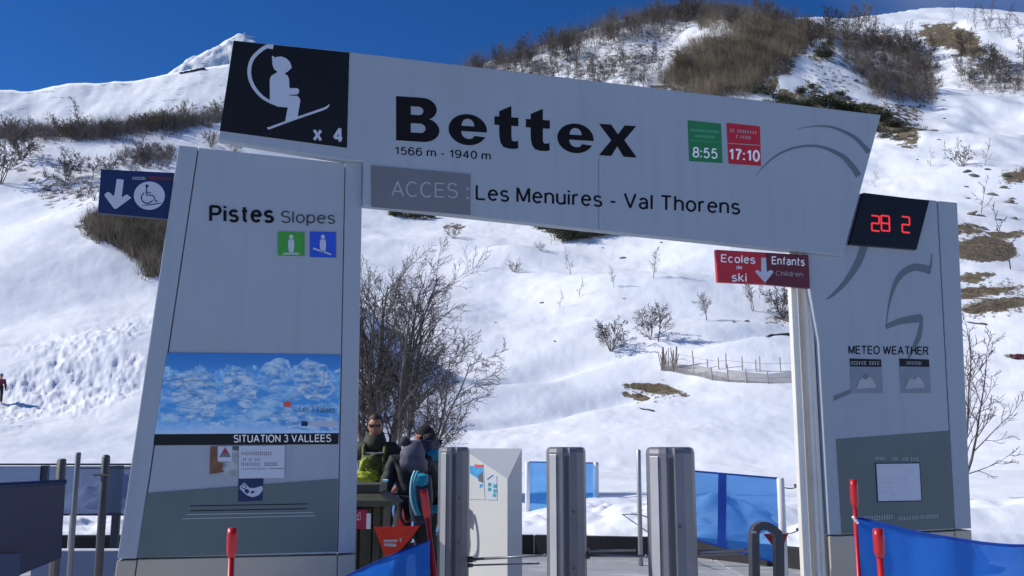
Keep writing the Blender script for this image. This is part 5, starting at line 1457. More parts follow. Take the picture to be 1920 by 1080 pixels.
# single trees one can point to: px, py of the foot, height in pixels, kind
SINGLE = [(1234, 640, 78, 0, 'c', 'wide bare tree with a dark trunk in the middle of the open slope'), (1219, 636, 66, 1, 'c', 'slender darker tree standing against the left side of the twin tree on the open slope'),
          (1146, 658, 70, 3, 'c', 'dense round bare bush at the left end of the cut track'), (1325, 600, 60, 0, 'a', 'airy small tree on the open slope below the red and maroon sign'),
          (1412, 583, 62, 4, 'a', 'twin stemmed bare tree right under the red sign'), (1424, 560, 40, 2, 'c', 'thin straight bare tree showing just below the red sign'), (1468, 597, 66, 3, 'c', 'wide bare bush on a brown mound beside the right columns'),
          (1225, 522, 62, 2, 'a', 'tall thin sapling alone on the upper open slope'), (1151, 538, 40, 2, 'a', 'small thin sapling left of the tallest sapling'), (1070, 515, 52, 5, 'a', 'faint thin sapling below the dark junipers'),
          (964, 510, 34, 6, 'a', 'small bare shrub in the middle of the open slope under the banner'), (886, 502, 44, 5, 'a', 'thin twig-like sapling left of the small bare shrub'), (1050, 578, 38, 5, 'a', 'faint leafless sapling low in the middle of the snow slope'), (1086, 556, 40, 5, 'a', 'pale sapling right of the middle snow slope'),
          (850, 447, 34, 6, 'c', 'dark small bush hanging just under the banner'), (1013, 470, 22, 6, 'a', 'tiny bare shrub under the banner left of the junipers'), (1033, 458, 30, 5, 'c', 'small dark trunked sapling touching the junipers under the banner'),
          (1805, 312, 52, 6, 'a', 'large bare bush on the open snow above the right pillar'), (1745, 312, 34, 5, 'a', 'small bare shrub left of the large bush above the right pillar'), (1848, 308, 46, 5, 'a', 'thin sapling right of the large bush above the right pillar'), (1840, 400, 62, 5, 'a', 'thin leafless sapling right of the top of the right pillar'),
          (1895, 505, 110, 5, 'c', 'bare tree on the brown banks at the right edge'), (125, 338, 62, 1, 'c', 'bare tree left of the blue wheelchair sign'), (172, 338, 56, 0, 'a', 'bare tree rising just above the blue wheelchair sign'), (205, 330, 44, 3, 'a', 'bare bush directly above the blue wheelchair sign'),
          (300, 318, 54, 1, 'a', 'bare tree against the upper left corner of the left pillar'), (0, 345, 95, 1, 'c', 'dark bare tree cut by the left edge of the photo'), (40, 300, 70, 3, 'a', 'loose bare bush near the left edge above the snow slope'), (268, 300, 44, 3, 'a', 'pale bare bush behind the upper left of the left pillar'),
          (395, 276, 36, 3, 'a', 'bare bush between the left pillar top and the pictogram'), (440, 285, 36, 6, 'a', 'bare shrub in the gap above the left pillar'), (230, 275, 46, 5, 'a', 'lone thin sapling on the snow below the left tree band'),
          (150, 250, 70, 2, 'a', 'tall faint tree standing out of the left tree band'), (1640, 350, 30, 5, 'a', 'slim sapling beside the right end of the banner')]
pts = hits([(a, b) for a, b, *_ in SINGLE])
HT = {0: 5.3, 1: 4.6, 2: 6.3, 3: 3.6, 4: 5.6, 5: 3.4, 6: 2.6}
for (a, b, hpx, i, suf, lab), p in zip(SINGLE, pts):
    if p is None: continue
    D = math.hypot(p.x, p.y)
    slope_tree(p, i, suf, hpx / F * D / HT[i], lab, 'single bare trees and bushes on the slopes', name='bare_tree' if i not in (3, 6) else 'bare_bush', cat='tree' if i not in (3, 6) else 'bush')

# bands of bare trees: polygon, how many, height px range, kinds, suffix, label
def in_poly(x, y, poly):
    c = False; j = len(poly) - 1
    for i in range(len(poly)):
        xi, yi = poly[i]; xj, yj = poly[j]
        if (yi > y) != (yj > y) and x < (xj - xi) * (y - yi) / (yj - yi + 1e-9) + xi: c = not c
        j = i
    return c
def sample(poly, n, rg_):
    x0, x1 = min(p[0] for p in poly), max(p[0] for p in poly); y0, y1 = min(p[1] for p in poly), max(p[1] for p in poly); out = []
    while len(out) < n:
        x, y = rg_.uniform(x0, x1), rg_.uniform(y0, y1)
        if in_poly(x, y, poly): out.append((x, y))
    return out
BANDS = [([(0, 228), (60, 232), (110, 250), (130, 248), (230, 240), (300, 226), (425, 200), (425, 222), (300, 246), (180, 262), (0, 262)], 62, (24, 44), (0, 1, 3, 4), 'ab', 'the left tree band'),
         ([(880, 132), (960, 112), (1060, 78), (1180, 44), (1290, 26), (1290, 60), (1180, 80), (1060, 120), (960, 150), (900, 150)], 60, (28, 58), (0, 2, 4), 'ac', 'the skyline above the banner'),
         ([(1260, 26), (1400, 24), (1480, 42), (1540, 48), (1700, 60), (1760, 130), (1750, 190), (1660, 190), (1600, 130), (1500, 100), (1400, 80), (1280, 60)], 70, (30, 60), (0, 1, 2, 4), 'abc', 'the upper right wooded hillside'),
         ([(1760, 90), (1920, 100), (1920, 190), (1850, 170), (1780, 150)], 26, (30, 60), (0, 2, 4), 'ac', 'the high right snow slope'),
         ([(1780, 30), (1920, 40), (1920, 90), (1800, 70)], 16, (22, 44), (2, 5), 'a', 'the top right skyline'),
         ([(960, 140), (1240, 100), (1260, 170), (960, 150)], 26, (28, 46), (0, 2, 4), 'ac', 'the speckled snow above the banner')]
for poly, n, (h0, h1), kinds, sufs, lab in BANDS:
    for (px_, py_), p in zip(*(lambda s_: (s_, hits(s_)))(sample(poly, n, rg))):
        if p is None: continue
        i = rg.choice(kinds); D = math.hypot(p.x, p.y); sf = rg.choice(sufs)
        bx0 = min(q_[0] for q_ in poly); bx1 = max(q_[0] for q_ in poly); by0 = min(q_[1] for q_ in poly); by1 = max(q_[1] for q_ in poly)
        part = ('left end', 'left part', 'middle', 'right part', 'right end')[min(4, int(5 * (px_ - bx0) / (bx1 - bx0)))]
        row = 'upper' if py_ < (by0 + by1) / 2 else 'lower'
        look = {'a': 'grey', 'b': 'warm brown', 'c': 'dark'}[sf]
        form = {0: 'broad', 1: 'multi-stemmed', 2: 'narrow tall', 3: 'bushy', 4: 'two-stemmed', 5: 'thin young'}[i]
        slope_tree(p, i, sf, rg.uniform(h0, h1) / F * D / HT[i], '%s %s bare tree, %s %s of %s' % (look, form, row, part, lab), 'bare trees of ' + lab)

for poly, n, (h0, h1), where in (([(175, 410), (310, 415), (300, 520), (262, 482), (180, 440)], 16, (20, 38), 'the bank under the blue sign'), ([(1250, 150), (1300, 90), (1440, 60), (1530, 50), (1430, 150), (1380, 180)], 44, (18, 36), 'the brown slope above the banner'),
                                 ([(1570, 70), (1690, 80), (1750, 140), (1745, 190), (1650, 185)], 22, (18, 34), 'the dark wooded slope above the banner')):
    s_ = sample(poly, n, rg)
    for (px_, py_), p in zip(s_, hits(s_)):
        if p is None: continue
        i = rg.choice((3, 6)); sf = rg.choice('abb'); D = math.hypot(p.x, p.y); hh = rg.uniform(h0, h1)
        bx0 = min(q_[0] for q_ in poly); bx1 = max(q_[0] for q_ in poly); by0 = min(q_[1] for q_ in poly); by1 = max(q_[1] for q_ in poly)
        part = ('left end', 'left part', 'middle', 'right part', 'right end')[min(4, int(5 * (px_ - bx0) / (bx1 - bx0)))]; row = ('top', 'middle row', 'foot')[min(2, int(3 * (py_ - by0) / (by1 - by0)))]
        slope_tree(p, i, sf, hh / F * D / HT[i], '%s %s %s bush, %s, %s of %s' % ('tall' if hh > (h0 + h1) / 2 else 'low', {'a': 'grey', 'b': 'brown'}[sf], {3: 'upright', 6: 'spreading'}[i], row, part, where), 'bare bushes on ' + where, name='bare_bush', cat='bush')

# scrub that nobody could count: thin upright stems
def scrub(name, label, regions, m, seed):
    rg_ = random.Random(seed); nr = np.random.default_rng(seed); V = []; Fc = []
    allp = []
    for poly, n, hm in regions:
        s_ = sample(poly, int(n * 1.5), rg_)
        s_ = [(x + rg_.gauss(0, 9), y + rg_.gauss(0, 6)) for x, y in s_ if mnoise.noise(Vector((x / 26., y / 17., seed))) + rg_.uniform(-.35, .35) > -.16]
        for p in hits(s_):
            if p is not None: allp.append((p, hm))
    base = np.array([[p.x, p.y, p.z] for p, _ in allp]); hm = np.array([h for _, h in allp])
    K = 20; nB = len(base)
    B = np.repeat(base, K, 0); Hm = np.repeat(hm, K) * nr.uniform(.35, 1.15, nB * K) * np.repeat(nr.uniform(.5, 1.25, nB), K)
    off = nr.normal(0, .35, (nB * K, 3)) * (np.repeat(hm, K)[:, None] * .4); off[:, 2] = -.1
    B = B + off
    lean = nr.normal(0, .42, (nB * K, 2))
    top = B + np.stack([lean[:, 0] * Hm, lean[:, 1] * Hm, Hm], 1)
    ang = nr.uniform(0, math.pi, nB * K); wdt = nr.uniform(.008, .030, nB * K)
    dx = np.stack([np.cos(ang) * wdt, np.sin(ang) * wdt, np.zeros(nB * K)], 1)
    mid = (B + top) / 2 + nr.normal(0, .08, (nB * K, 3)) * Hm[:, None]
    vs = np.stack([B - dx, B + dx, mid + dx * .7, mid - dx * .7, top], 1)
    n5 = nB * K; idx = np.arange(n5)[:, None] * 5
    me = bpy.data.meshes.new(name)
    faces = np.concatenate([idx + [0, 1, 2, 3]], 1).tolist() + np.concatenate([idx + [3, 2, 4]], 1).tolist()
    me.from_pydata(vs.reshape(-1, 3).tolist(), [], faces); me.materials.append(m); me.update()
    o = bpy.data.objects.new(name, me); C.objects.link(o); tagit(o, label, 'scrub', kind='stuff')
    return o
scrub('scrub', 'brown leafless scrub massed on the hillsides', [
    ([(1240, 150), (1290, 90), (1340, 70), (1440, 60), (1500, 46), (1540, 50), (1500, 100), (1430, 150), (1380, 190), (1250, 165)], 2600, 3.0),
    ([(1290, 26), (1400, 26), (1490, 44), (1440, 70), (1300, 50)], 700, 2.8),
    ([(175, 405), (310, 412), (304, 520), (285, 512), (262, 482), (215, 455), (170, 440)], 1500, 1.5),
    ([(1720, 75), (1800, 60), (1850, 90), (1760, 100)], 160, 1.2),
    ([(1800, 445), (1895, 440), (1900, 482), (1800, 484)], 260, .32), ([(1800, 540), (1920, 534), (1920, 552), (1800, 556)], 240, .28), ([(1800, 572), (1920, 558), (1920, 582), (1800, 590)], 300, .28), ([(1878, 322), (1920, 318), (1920, 342), (1878, 344)], 120, .35),
    ([(1185, 722), (1230, 722), (1290, 738), (1280, 744), (1200, 752)], 260, .16), ([(1440, 590), (1486, 585), (1486, 600), (1450, 602)], 70, .3)], scrub_m, 3)
scrub('scrub', 'grey brown twiggy undergrowth between the hillside trees', [
    ([(0, 232), (60, 234), (110, 252), (230, 240), (300, 228), (425, 204), (425, 222), (300, 244), (180, 258), (0, 258)], 1300, 2.3),
    ([(1560, 60), (1690, 75), (1755, 135), (1745, 190), (1650, 185), (1600, 130)], 1500, 2.8),
    ([(890, 130), (1060, 80), (1180, 48), (1290, 30), (1250, 70), (1060, 120), (940, 150)], 600, 2.6),
    ([(960, 130), (1230, 100), (1240, 165), (1000, 150)], 420, 2.2),
    ([(1780, 110), (1920, 120), (1920, 180), (1820, 165)], 320, 2.0), ([(60, 300), (200, 315), (180, 380), (90, 360)], 130, 1.0), ([(220, 290), (330, 270), (330, 300), (240, 320)], 160, 1.2),
    ([(870, 126), (960, 106), (1060, 74), (1180, 40), (1250, 24), (1250, 34), (1180, 50), (1060, 86), (960, 116), (880, 134)], 800, 5.0),
    ([(1180, 38), (1250, 24), (1330, 16), (1400, 20), (1480, 38), (1480, 48), (1330, 30), (1190, 50)], 700, 5.0)], scrub_g, 8)

# junipers
def juniper_mesh(seed):
    nr = np.random.default_rng(seed); n = 1500
    c = nr.normal(0, 1, (7, 3)) * [.5, .5, .16] + [0, 0, .45]
    P = c[nr.integers(0, 7, n)] + nr.normal(0, 1, (n, 3)) * [.26, .26, .2]; P[:, 2] = np.abs(P[:, 2])
    a = nr.normal(0, 1, (n, 3)); a /= np.linalg.norm(a, axis=1)[:, None]; b = nr.normal(0, 1, (n, 3)); s_ = nr.uniform(.035, .10, n)[:, None]
    vs = np.stack([P - a * s_, P + a * s_, P + b * s_ * .8], 1).reshape(-1, 3)
    me = bpy.data.meshes.new('juniper'); me.from_pydata(vs.tolist(), [], (np.arange(n * 3).reshape(-1, 3)).tolist()); me.materials.append(juniper_m); return me
JM = [juniper_mesh(i) for i in range(4)]
JL = [(1545, 108, 26, 'dark green juniper clump alone on the snow of the upper right hill')] + \
     [(x, y, s_, 'dark juniper in the rocky band above the right end of the banner') for x, y, s_ in
      ((1430, 178, 24), (1470, 192, 24), (1500, 176, 16), (1515, 200, 24), (1545, 196, 26), (1575, 204, 26), (1600, 208, 26), (1630, 214, 26), (1655, 226, 24), (1680, 238, 22), (1700, 246, 14), (1395, 172, 18), (1440, 200, 20), (1665, 258, 22), (1640, 246, 20), (1575, 180, 14), (1520, 165, 12))] + \
     [(x, y, s_, 'dark juniper peeping out below the bottom edge of the banner') for x, y, s_ in ((745, 404, 18), (775, 408, 18), (808, 408, 14), (1012, 430, 24), (1030, 434, 26), (1048, 440, 28), (1062, 452, 30), (1085, 446, 28), (1100, 448, 22), (1118, 444, 26), (1140, 440, 24), (1165, 440, 18), (1185, 438, 14))]
_pos = lambda x, x0, x1: ('leftmost', 'left', 'middle', 'right', 'rightmost')[max(0, min(4, int(5 * (x - x0) / (x1 - x0))))]
JL = [(a, b, c, l if 'alone' in l else '%s %s, %s part' % ('large' if c >= 22 else ('middling' if c > 17 else 'small'), l, _pos(a, 1395, 1700) if a > 1390 else _pos(a, 740, 1175))) for a, b, c, l in JL]
jp = hits([(a, b) for a, b, _, _ in JL])
for (a, b, s_, lab), p in zip(JL, jp):
    if p is None: continue
    o = bpy.data.objects.new('juniper_bush', rg.choice(JM)); C.objects.link(o); D = math.hypot(p.x, p.y); sc = s_ / F * D * .9
    o.location = p - Vector((0, 0, .05 * sc)); o.scale = (sc * rg.uniform(1.0, 1.5), sc, sc * rg.uniform(.7, 1.0)); o.rotation_euler = (0, 0, rg.uniform(0, 6.28))
    tagit(o, lab, 'bush', None if 'alone' in lab else ('junipers in the rocky band above the banner' if a > 1390 else 'junipers peeping out below the banner'))

# rocks and dark clods
def rock_mesh(seed):
    rg_ = random.Random(seed); mb = MB(); mb.ball((0, 0, 0), 1, 12, 8)
    vs = []
    for v in mb.v:
        v = Vector(v); n = mnoise.noise(v * 1.1 + Vector((seed * 3.1, 0, 0))) * .5 + mnoise.noise(v * 2.7 + Vector((seed, 9, 0))) * .22
        vs.append(v * (1 + n))
    me = bpy.data.meshes.new('rock'); me.from_pydata([tuple(v) for v in vs], [], mb.f); me.materials.append(rock_m); return me
RM = [rock_mesh(i) for i in range(5)]
RL = [(x, y, w, 'dark rock showing through the snow on the rocky upper right hill') for x, y, w in [(rg.uniform(1400, 1700), rg.uniform(70, 255), rg.uniform(3, 9)) for _ in range(34)]] + \
     [(x, y, w, 'small rock on the snow at the right edge, beside the bare brown banks') for x, y, w in [(1812, 322, 7), (1828, 330, 8), (1885, 330, 9), (1905, 340, 9), (1880, 352, 6), (1812, 350, 4), (1860, 365, 7), (1890, 380, 10), (1815, 372, 5), (1820, 402, 8), (1840, 405, 7), (1870, 412, 6), (1842, 428, 8), (1900, 410, 6), (1852, 318, 5), (1760, 262, 3), (1720, 300, 3), (1770, 222, 3), (1896, 372, 5)]] + \
     [(x, y, w, 'small dark clod lying on the open snow slope') for x, y, w in [(1375, 604, 4), (1401, 603, 5), (1168, 484, 5), (1170, 560, 3), (1016, 568, 5), (1240, 455, 4), (815, 480, 2), (1130, 465, 3), (1040, 640, 3), (930, 605, 3), (1300, 690, 3)]] + \
     [(1488, 597, 12, 'brown stony mound at the foot of the bush beside the right columns'), (1462, 597, 10, 'small brown stony mound left of the bush beside the right columns')]
RL = [(a, b, w, l if ('mound' in l or 'clod' in l) else '%s %s, %s %s' % ('large' if w > 6.5 else 'small', l.replace('small ', ''), ('upper' if b < 165 else 'lower') if a < 1705 and b < 256 else ('upper' if b < 345 else 'lower'), _pos(a, 1400, 1700) if b < 256 and a < 1705 else _pos(a, 1715, 1910))) for a, b, w, l in RL]
rp = hits([(a, b) for a, b, _, _ in RL])
for (a, b, w, lab), p in zip(RL, rp):
    if p is None: continue
    o = bpy.data.objects.new('rock', rg.choice(RM)); C.objects.link(o); D = math.hypot(p.x, p.y); sc = w / F * D * .8
    o.location = p; o.scale = (sc * rg.uniform(1, 1.7), sc, sc * rg.uniform(.35, .6)); o.rotation_euler = (rg.uniform(-.3, .3), rg.uniform(-.3, .3), rg.uniform(0, 6.28))
    tagit(o, lab, 'rock', None if 'mound' in lab else ('dark clods on the open slope' if 'clod' in lab else ('rocks of the upper right hill' if 'rocky' in lab else 'rocks at the right edge')))

# fallen logs
for (pa, pb, w, lab) in (((1437, 633), (1481, 629), 4, 'dark fallen branch on the snow left of the right columns'), ((1198, 767), (1226, 772), 2.4, 'short dark stick on the snow below the bare brown patch'), ((1812, 605), (1850, 610), 2.2, 'dark twig lying on the snow beside the right edge tree')):
    A, B = hit(*pa), hit(*pb)
    if A and B:
        D = A.length; r_ = w / 2 / F * D
        t = thing('fallen_branch', lab, 'branch', A)
        pts_ = [A.lerp(B, k_ / 5) + Vector((0, 0, r_ * 1.4 + rg.uniform(-.4, .9) * r_)) for k_ in range(6)]
        mb = MB(); mb.tube(pts_, [r_ * .5, r_, r_ * .8, r_, r_ * 1.3, r_ * 1.6], 6); mb.build('wood', twig_m, t, smooth_sh=True)

# old garden fence with netting half buried in snow
def garden_fence():
    row1 = [(1240, 695), (1262, 697), (1300, 704), (1335, 713), (1365, 716), (1400, 718), (1440, 719), (1486, 717)]
    row2 = [(1262, 676), (1300, 684), (1327, 690), (1348, 692), (1362, 690), (1392, 694), (1418, 696), (1425, 697), (1464, 697), (1486, 696)]
    for row, hpx, lab in ((row1, 25, 'front run of the old garden fence with pale netting, half buried in snow'), (row2, 20, 'rear run of bare posts of the old garden fence')):
        P = [p for p in hits(row) if p is not None]
        t = thing('garden_fence', lab, 'fence', P[0])
        D = math.hypot(P[0].x, P[0].y)
        for p in P:
            hh = hpx / F * D * rg.uniform(.8, 1.35); mb = MB(); mb.tube([p - Vector((0, 0, .2)), p + Vector((rg.uniform(-.05, .05), 0, hh))], .035, 5); mb.build('post', wood_old, t)
        for fz in (.35, .8) if hpx == 25 else (.7,):
            mb = MB(); mb.tube([p + Vector((0, 0, hpx / F * D * fz)) for p in P], .012, 4); mb.build('wire', wood_old, t)
        if hpx == 25:
            mb = MB(); hh = hpx / F * D * .85
            for i in range(len(P) - 1):
                k0 = len(mb.v); mb.add([P[i] - Vector((0, 0, .1)), P[i + 1] - Vector((0, 0, .1)), P[i + 1] + Vector((0, 0, hh * rg.uniform(.75, 1))), P[i] + Vector((0, 0, hh * rg.uniform(.75, 1)))], [(0, 1, 2, 3)])
            mb.build('netting', mat('fence_netting', (.30, .29, .27), .9, var=.4, scale=3, alpha=.42), t)
    # pile of old stakes at the left end
    t = thing('stake_pile', 'bundle of weathered brown stakes at the left end of the garden fence', 'stakes', hit(1252, 694))
    for k_ in range(26):
        p = hit(rg.uniform(1238, 1268), rg.uniform(688, 696))
        mb = MB(); mb.tube([p - Vector((0, 0, .1)), p + Vector((rg.uniform(-.25, .25), rg.uniform(-.1, .1), rg.uniform(.8, 1.5)))], .035, 4); mb.build('stake', wood_old, t)
garden_fence()

# dark summer-red things lying on the snow at the far right, and a chairlift frame edge
p = hit(1912, 672)
t = thing('crash_mat', 'dark red folded crash mat lying on the snow at the right edge', 'mat', p)
D = math.hypot(p.x, p.y); s_ = D / F
mb = MB(); mb.prism([p + Vector((-13 * s_, -.3, 0)), p + Vector((16 * s_, -.3, 0)), p + Vector((10 * s_, 0, 7 * s_)), p + Vector((-4 * s_, 0, 8 * s_))], Vector((0, .8, 0))); mb.build('pad', mat('dark_red_pad', (.11, .02, .035), .6), t, bevel=.03)
mb = MB(); mb.box(p + Vector((-4 * s_, -.9, -.1)), (8 * s_, .2, 3 * s_)); mb.build('strap', MATS['dark_red_pad'], t)
q_ = hit(1895, 668)
if q_: 
    o = bpy.data.objects.new('rock', RM[1]); C.objects.link(o); o.location = q_; sc = 8 / F * D; o.scale = (sc * 1.2, sc, sc * .5); tagit(o, 'dark rock just left of the dark red mat at the right edge', 'rock')

# ================================================================== people
skin_m = mat('skin', (.36, .165, .105), .55, var=.12, scale=20)
hair_m = mat('hair_brown', (.035, .022, .014), .7, var=.2)
black_cloth = mat('black_jacket', (.012, .013, .014), .75, var=.25, scale=9, bump=.5, bscale=14)
olive_cloth = mat('olive_black_jacket', (.030, .032, .018), .75, var=.3, scale=8, bump=.5, bscale=14)
lime_cloth = mat('lime_fabric', (.33, .38, .02), .7, var=.25, scale=14, bump=.5, bscale=30)
green_cloth = mat('olive_green_fabric', (.075, .095, .012), .7, var=.3, scale=14)
purple_cloth = mat('grey_purple_quilt', (.085, .085, .12), .75, var=.2, scale=10, bump=.6, bscale=12)
navy_cloth = mat('navy_jacket', (.012, .02, .055), .7, var=.2, scale=8, bump=.4, bscale=14)
teal_cloth = mat('turquoise_fabric', (.01, .27, .42), .6, var=.15, scale=10)
pale_teal = mat('pale_turquoise', (.25, .62, .72), .6)
wool_m = mat('dark_wool', (.05, .05, .06), .95, var=.3, scale=60, bump=.6, bscale=90)
red_cloth = mat('dark_red_fabric', (.22, .012, .025), .7, var=.2)
lens_m = mat('sunglass_lens', (.01, .008, .008), .1)

def skin_mesh(name, verts, edges, m, parent, levels=2, root=0):
    """verts: (x, y, z, rx[, ry]) in world space; grown with Skin + Subdivision and baked"""
    off = root_loc(parent)
    me = bpy.data.meshes.new(name); me.from_pydata([(v[0] - off.x, v[1] - off.y, v[2] - off.z) for v in verts], edges, []); me.update()
    o = bpy.data.objects.new(name, me); C.objects.link(o)
    md = o.modifiers.new('skin', 'SKIN'); md.use_smooth_shade = True
    for i, v in enumerate(verts):
        sv = me.skin_vertices[0].data[i]; sv.radius = (v[3], v[4] if len(v) > 4 else v[3]); sv.use_root = (i == root)
    s_ = o.modifiers.new('sub', 'SUBSURF'); s_.levels = levels; s_.render_levels = levels
    dg = bpy.context.evaluated_depsgraph_get(); dg.update()
    nm = bpy.data.meshes.new_from_object(o.evaluated_get(dg))
    nm.name = name; nm.materials.clear(); nm.materials.append(m)
    nm.polygons.foreach_set('use_smooth', [True] * len(nm.polygons))
    if name in ('jacket', 'trousers'):
        ns = [v.normal.copy() for v in nm.vertices]
        for v, n_ in zip(nm.vertices, ns):
            q = v.co; w_ = mnoise.noise(Vector((q.x * 7, q.y * 7, q.z * 13))) * .016 + mnoise.noise(Vector((q.x * 16, q.y * 16, q.z * 26 + 5))) * .007
            v.co = q + n_ * w_
    o.modifiers.clear(); o.data = nm; bpy.data.meshes.remove(me)
    o.parent = parent
    return o

def figure(label, base, face, height=1.75, bend=0.0, head_turn=0.0, arms=None, name='person'):
    """face: unit xy vector the person looks along; bend: metres the shoulders come forward. Returns root and a frame function"""
    f = Vector((face[0], face[1], 0)).normalized(); r = Vector((f.y, -f.x, 0))      # r = the person's right hand side
    k = height / 1.75; B = Vector(base)
    t = thing(name, label, 'person', B)
    def P(right, fwd, up): return B + r * right * k + f * fwd * k + Vector((0, 0, up * k))
    sh = 1.44 - abs(bend) * .35
    J = {'pelvis': P(0, 0, .95), 'waist': P(0, bend * .25, 1.10), 'chest': P(0, bend * .7, 1.10 + (sh - 1.10) * .62), 'neck0': P(0, bend, sh), 'neck1': P(0, bend * 1.15 + .01, sh + .09), 'head': P(0, bend * 1.3 + .02, sh + .20)}
    for s_, nm in ((1, 'R'), (-1, 'L')):
        J['sh' + nm] = P(.19 * s_, bend, sh - .03)
        el, wr = (arms or {}).get(nm, ((.25 * s_, bend * .8 + .05, sh - .32), (.24 * s_, bend + .20, sh - .52)))
        J['el' + nm] = P(*el); J['wr' + nm] = P(*wr)
        J['hip' + nm] = P(.10 * s_, 0, .92); J['kn' + nm] = P(.12 * s_, .04, .50); J['an' + nm] = P(.13 * s_, 0, .10); J['toe' + nm] = P(.15 * s_, .16, .05)
    order = ['pelvis', 'waist', 'chest', 'neck0', 'neck1', 'head', 'shR', 'elR', 'wrR', 'shL', 'elL', 'wrL', 'hipR', 'knR', 'anR', 'toeR', 'hipL', 'knL', 'anL', 'toeL']
    rad = dict(pelvis=(.15, .11), waist=(.13, .10), chest=(.155, .11), neck0=.075, neck1=.055, head=.085, sh=.065, el=.045, wr=.030, hip=.085, kn=.06, an=.042, toe=.038)
    ed = [('pelvis', 'waist'), ('waist', 'chest'), ('chest', 'neck0'), ('neck0', 'neck1'), ('neck1', 'head'), ('chest', 'shR'), ('shR', 'elR'), ('elR', 'wrR'), ('chest', 'shL'), ('shL', 'elL'), ('elL', 'wrL'),
          ('pelvis', 'hipR'), ('hipR', 'knR'), ('knR', 'anR'), ('anR', 'toeR'), ('pelvis', 'hipL'), ('hipL', 'knL'), ('knL', 'anL'), ('anL', 'toeL')]
    def rr(nm, g=0.0, mul=1.0):
        q = rad.get(nm, rad.get(nm[:-1])); q = q if isinstance(q, tuple) else (q, q); return ((q[0] * mul + g) * k, (q[1] * mul + g) * k)
    vs = [(*J[n], *rr(n)) for n in order]
    # hands: palm, five unequal bent fingers, thumb from the side of the palm
    vlist = list(vs); elist = [(order.index(a), order.index(b)) for a, b in ed]
    for s_, nm in ((1, 'R'), (-1, 'L')):
        w = J['wr' + nm]; d = (w - J['el' + nm]).normalized(); side = d.cross(Vector((0, 0, 1))).normalized(); pal = side.cross(d).normalized()
        wi = order.index('wr' + nm); pi = len(vlist); vlist.append((*(w + d * .055 * k), .036 * k, .020 * k)); elist.append((wi, pi))
        ki = len(vlist); vlist.append((*(w + d * .085 * k), .038 * k, .016 * k)); elist.append((pi, ki))
        for q, (so, ln) in enumerate(((-.030, .062), (-.010, .072), (.010, .068), (.029, .052))):
            a = len(vlist); p0 = w + d * .10 * k + side * so * k; p1 = p0 + d * ln * .5 * k - pal * .012 * k; p2 = p1 + d * ln * .35 * k - pal * .028 * k
            vlist += [(*p0, .0105 * k, .0105 * k), (*p1, .009 * k, .009 * k), (*p2, .0075 * k, .0075 * k)]; elist += [(ki, a), (a, a + 1), (a + 1, a + 2)]
        a = len(vlist); tp0 = w + d * .045 * k - side * s_ * .040 * k; tp1 = tp0 + d * .035 * k - side * s_ * .018 * k - pal * .015 * k
        vlist += [(*tp0, .013 * k, .013 * k), (*tp1, .010 * k, .010 * k)]; elist += [(pi, a), (a, a + 1)]
    body = skin_mesh('body', vlist, elist, skin_m, t, levels=1)
    def sub(nms, es, g, mul=1.0): return [(*J[n], *rr(n, g, mul)) for n in nms], [(nms.index(a), nms.index(b)) for a, b in es]
    return t, J, P, sub, f, r, k, body

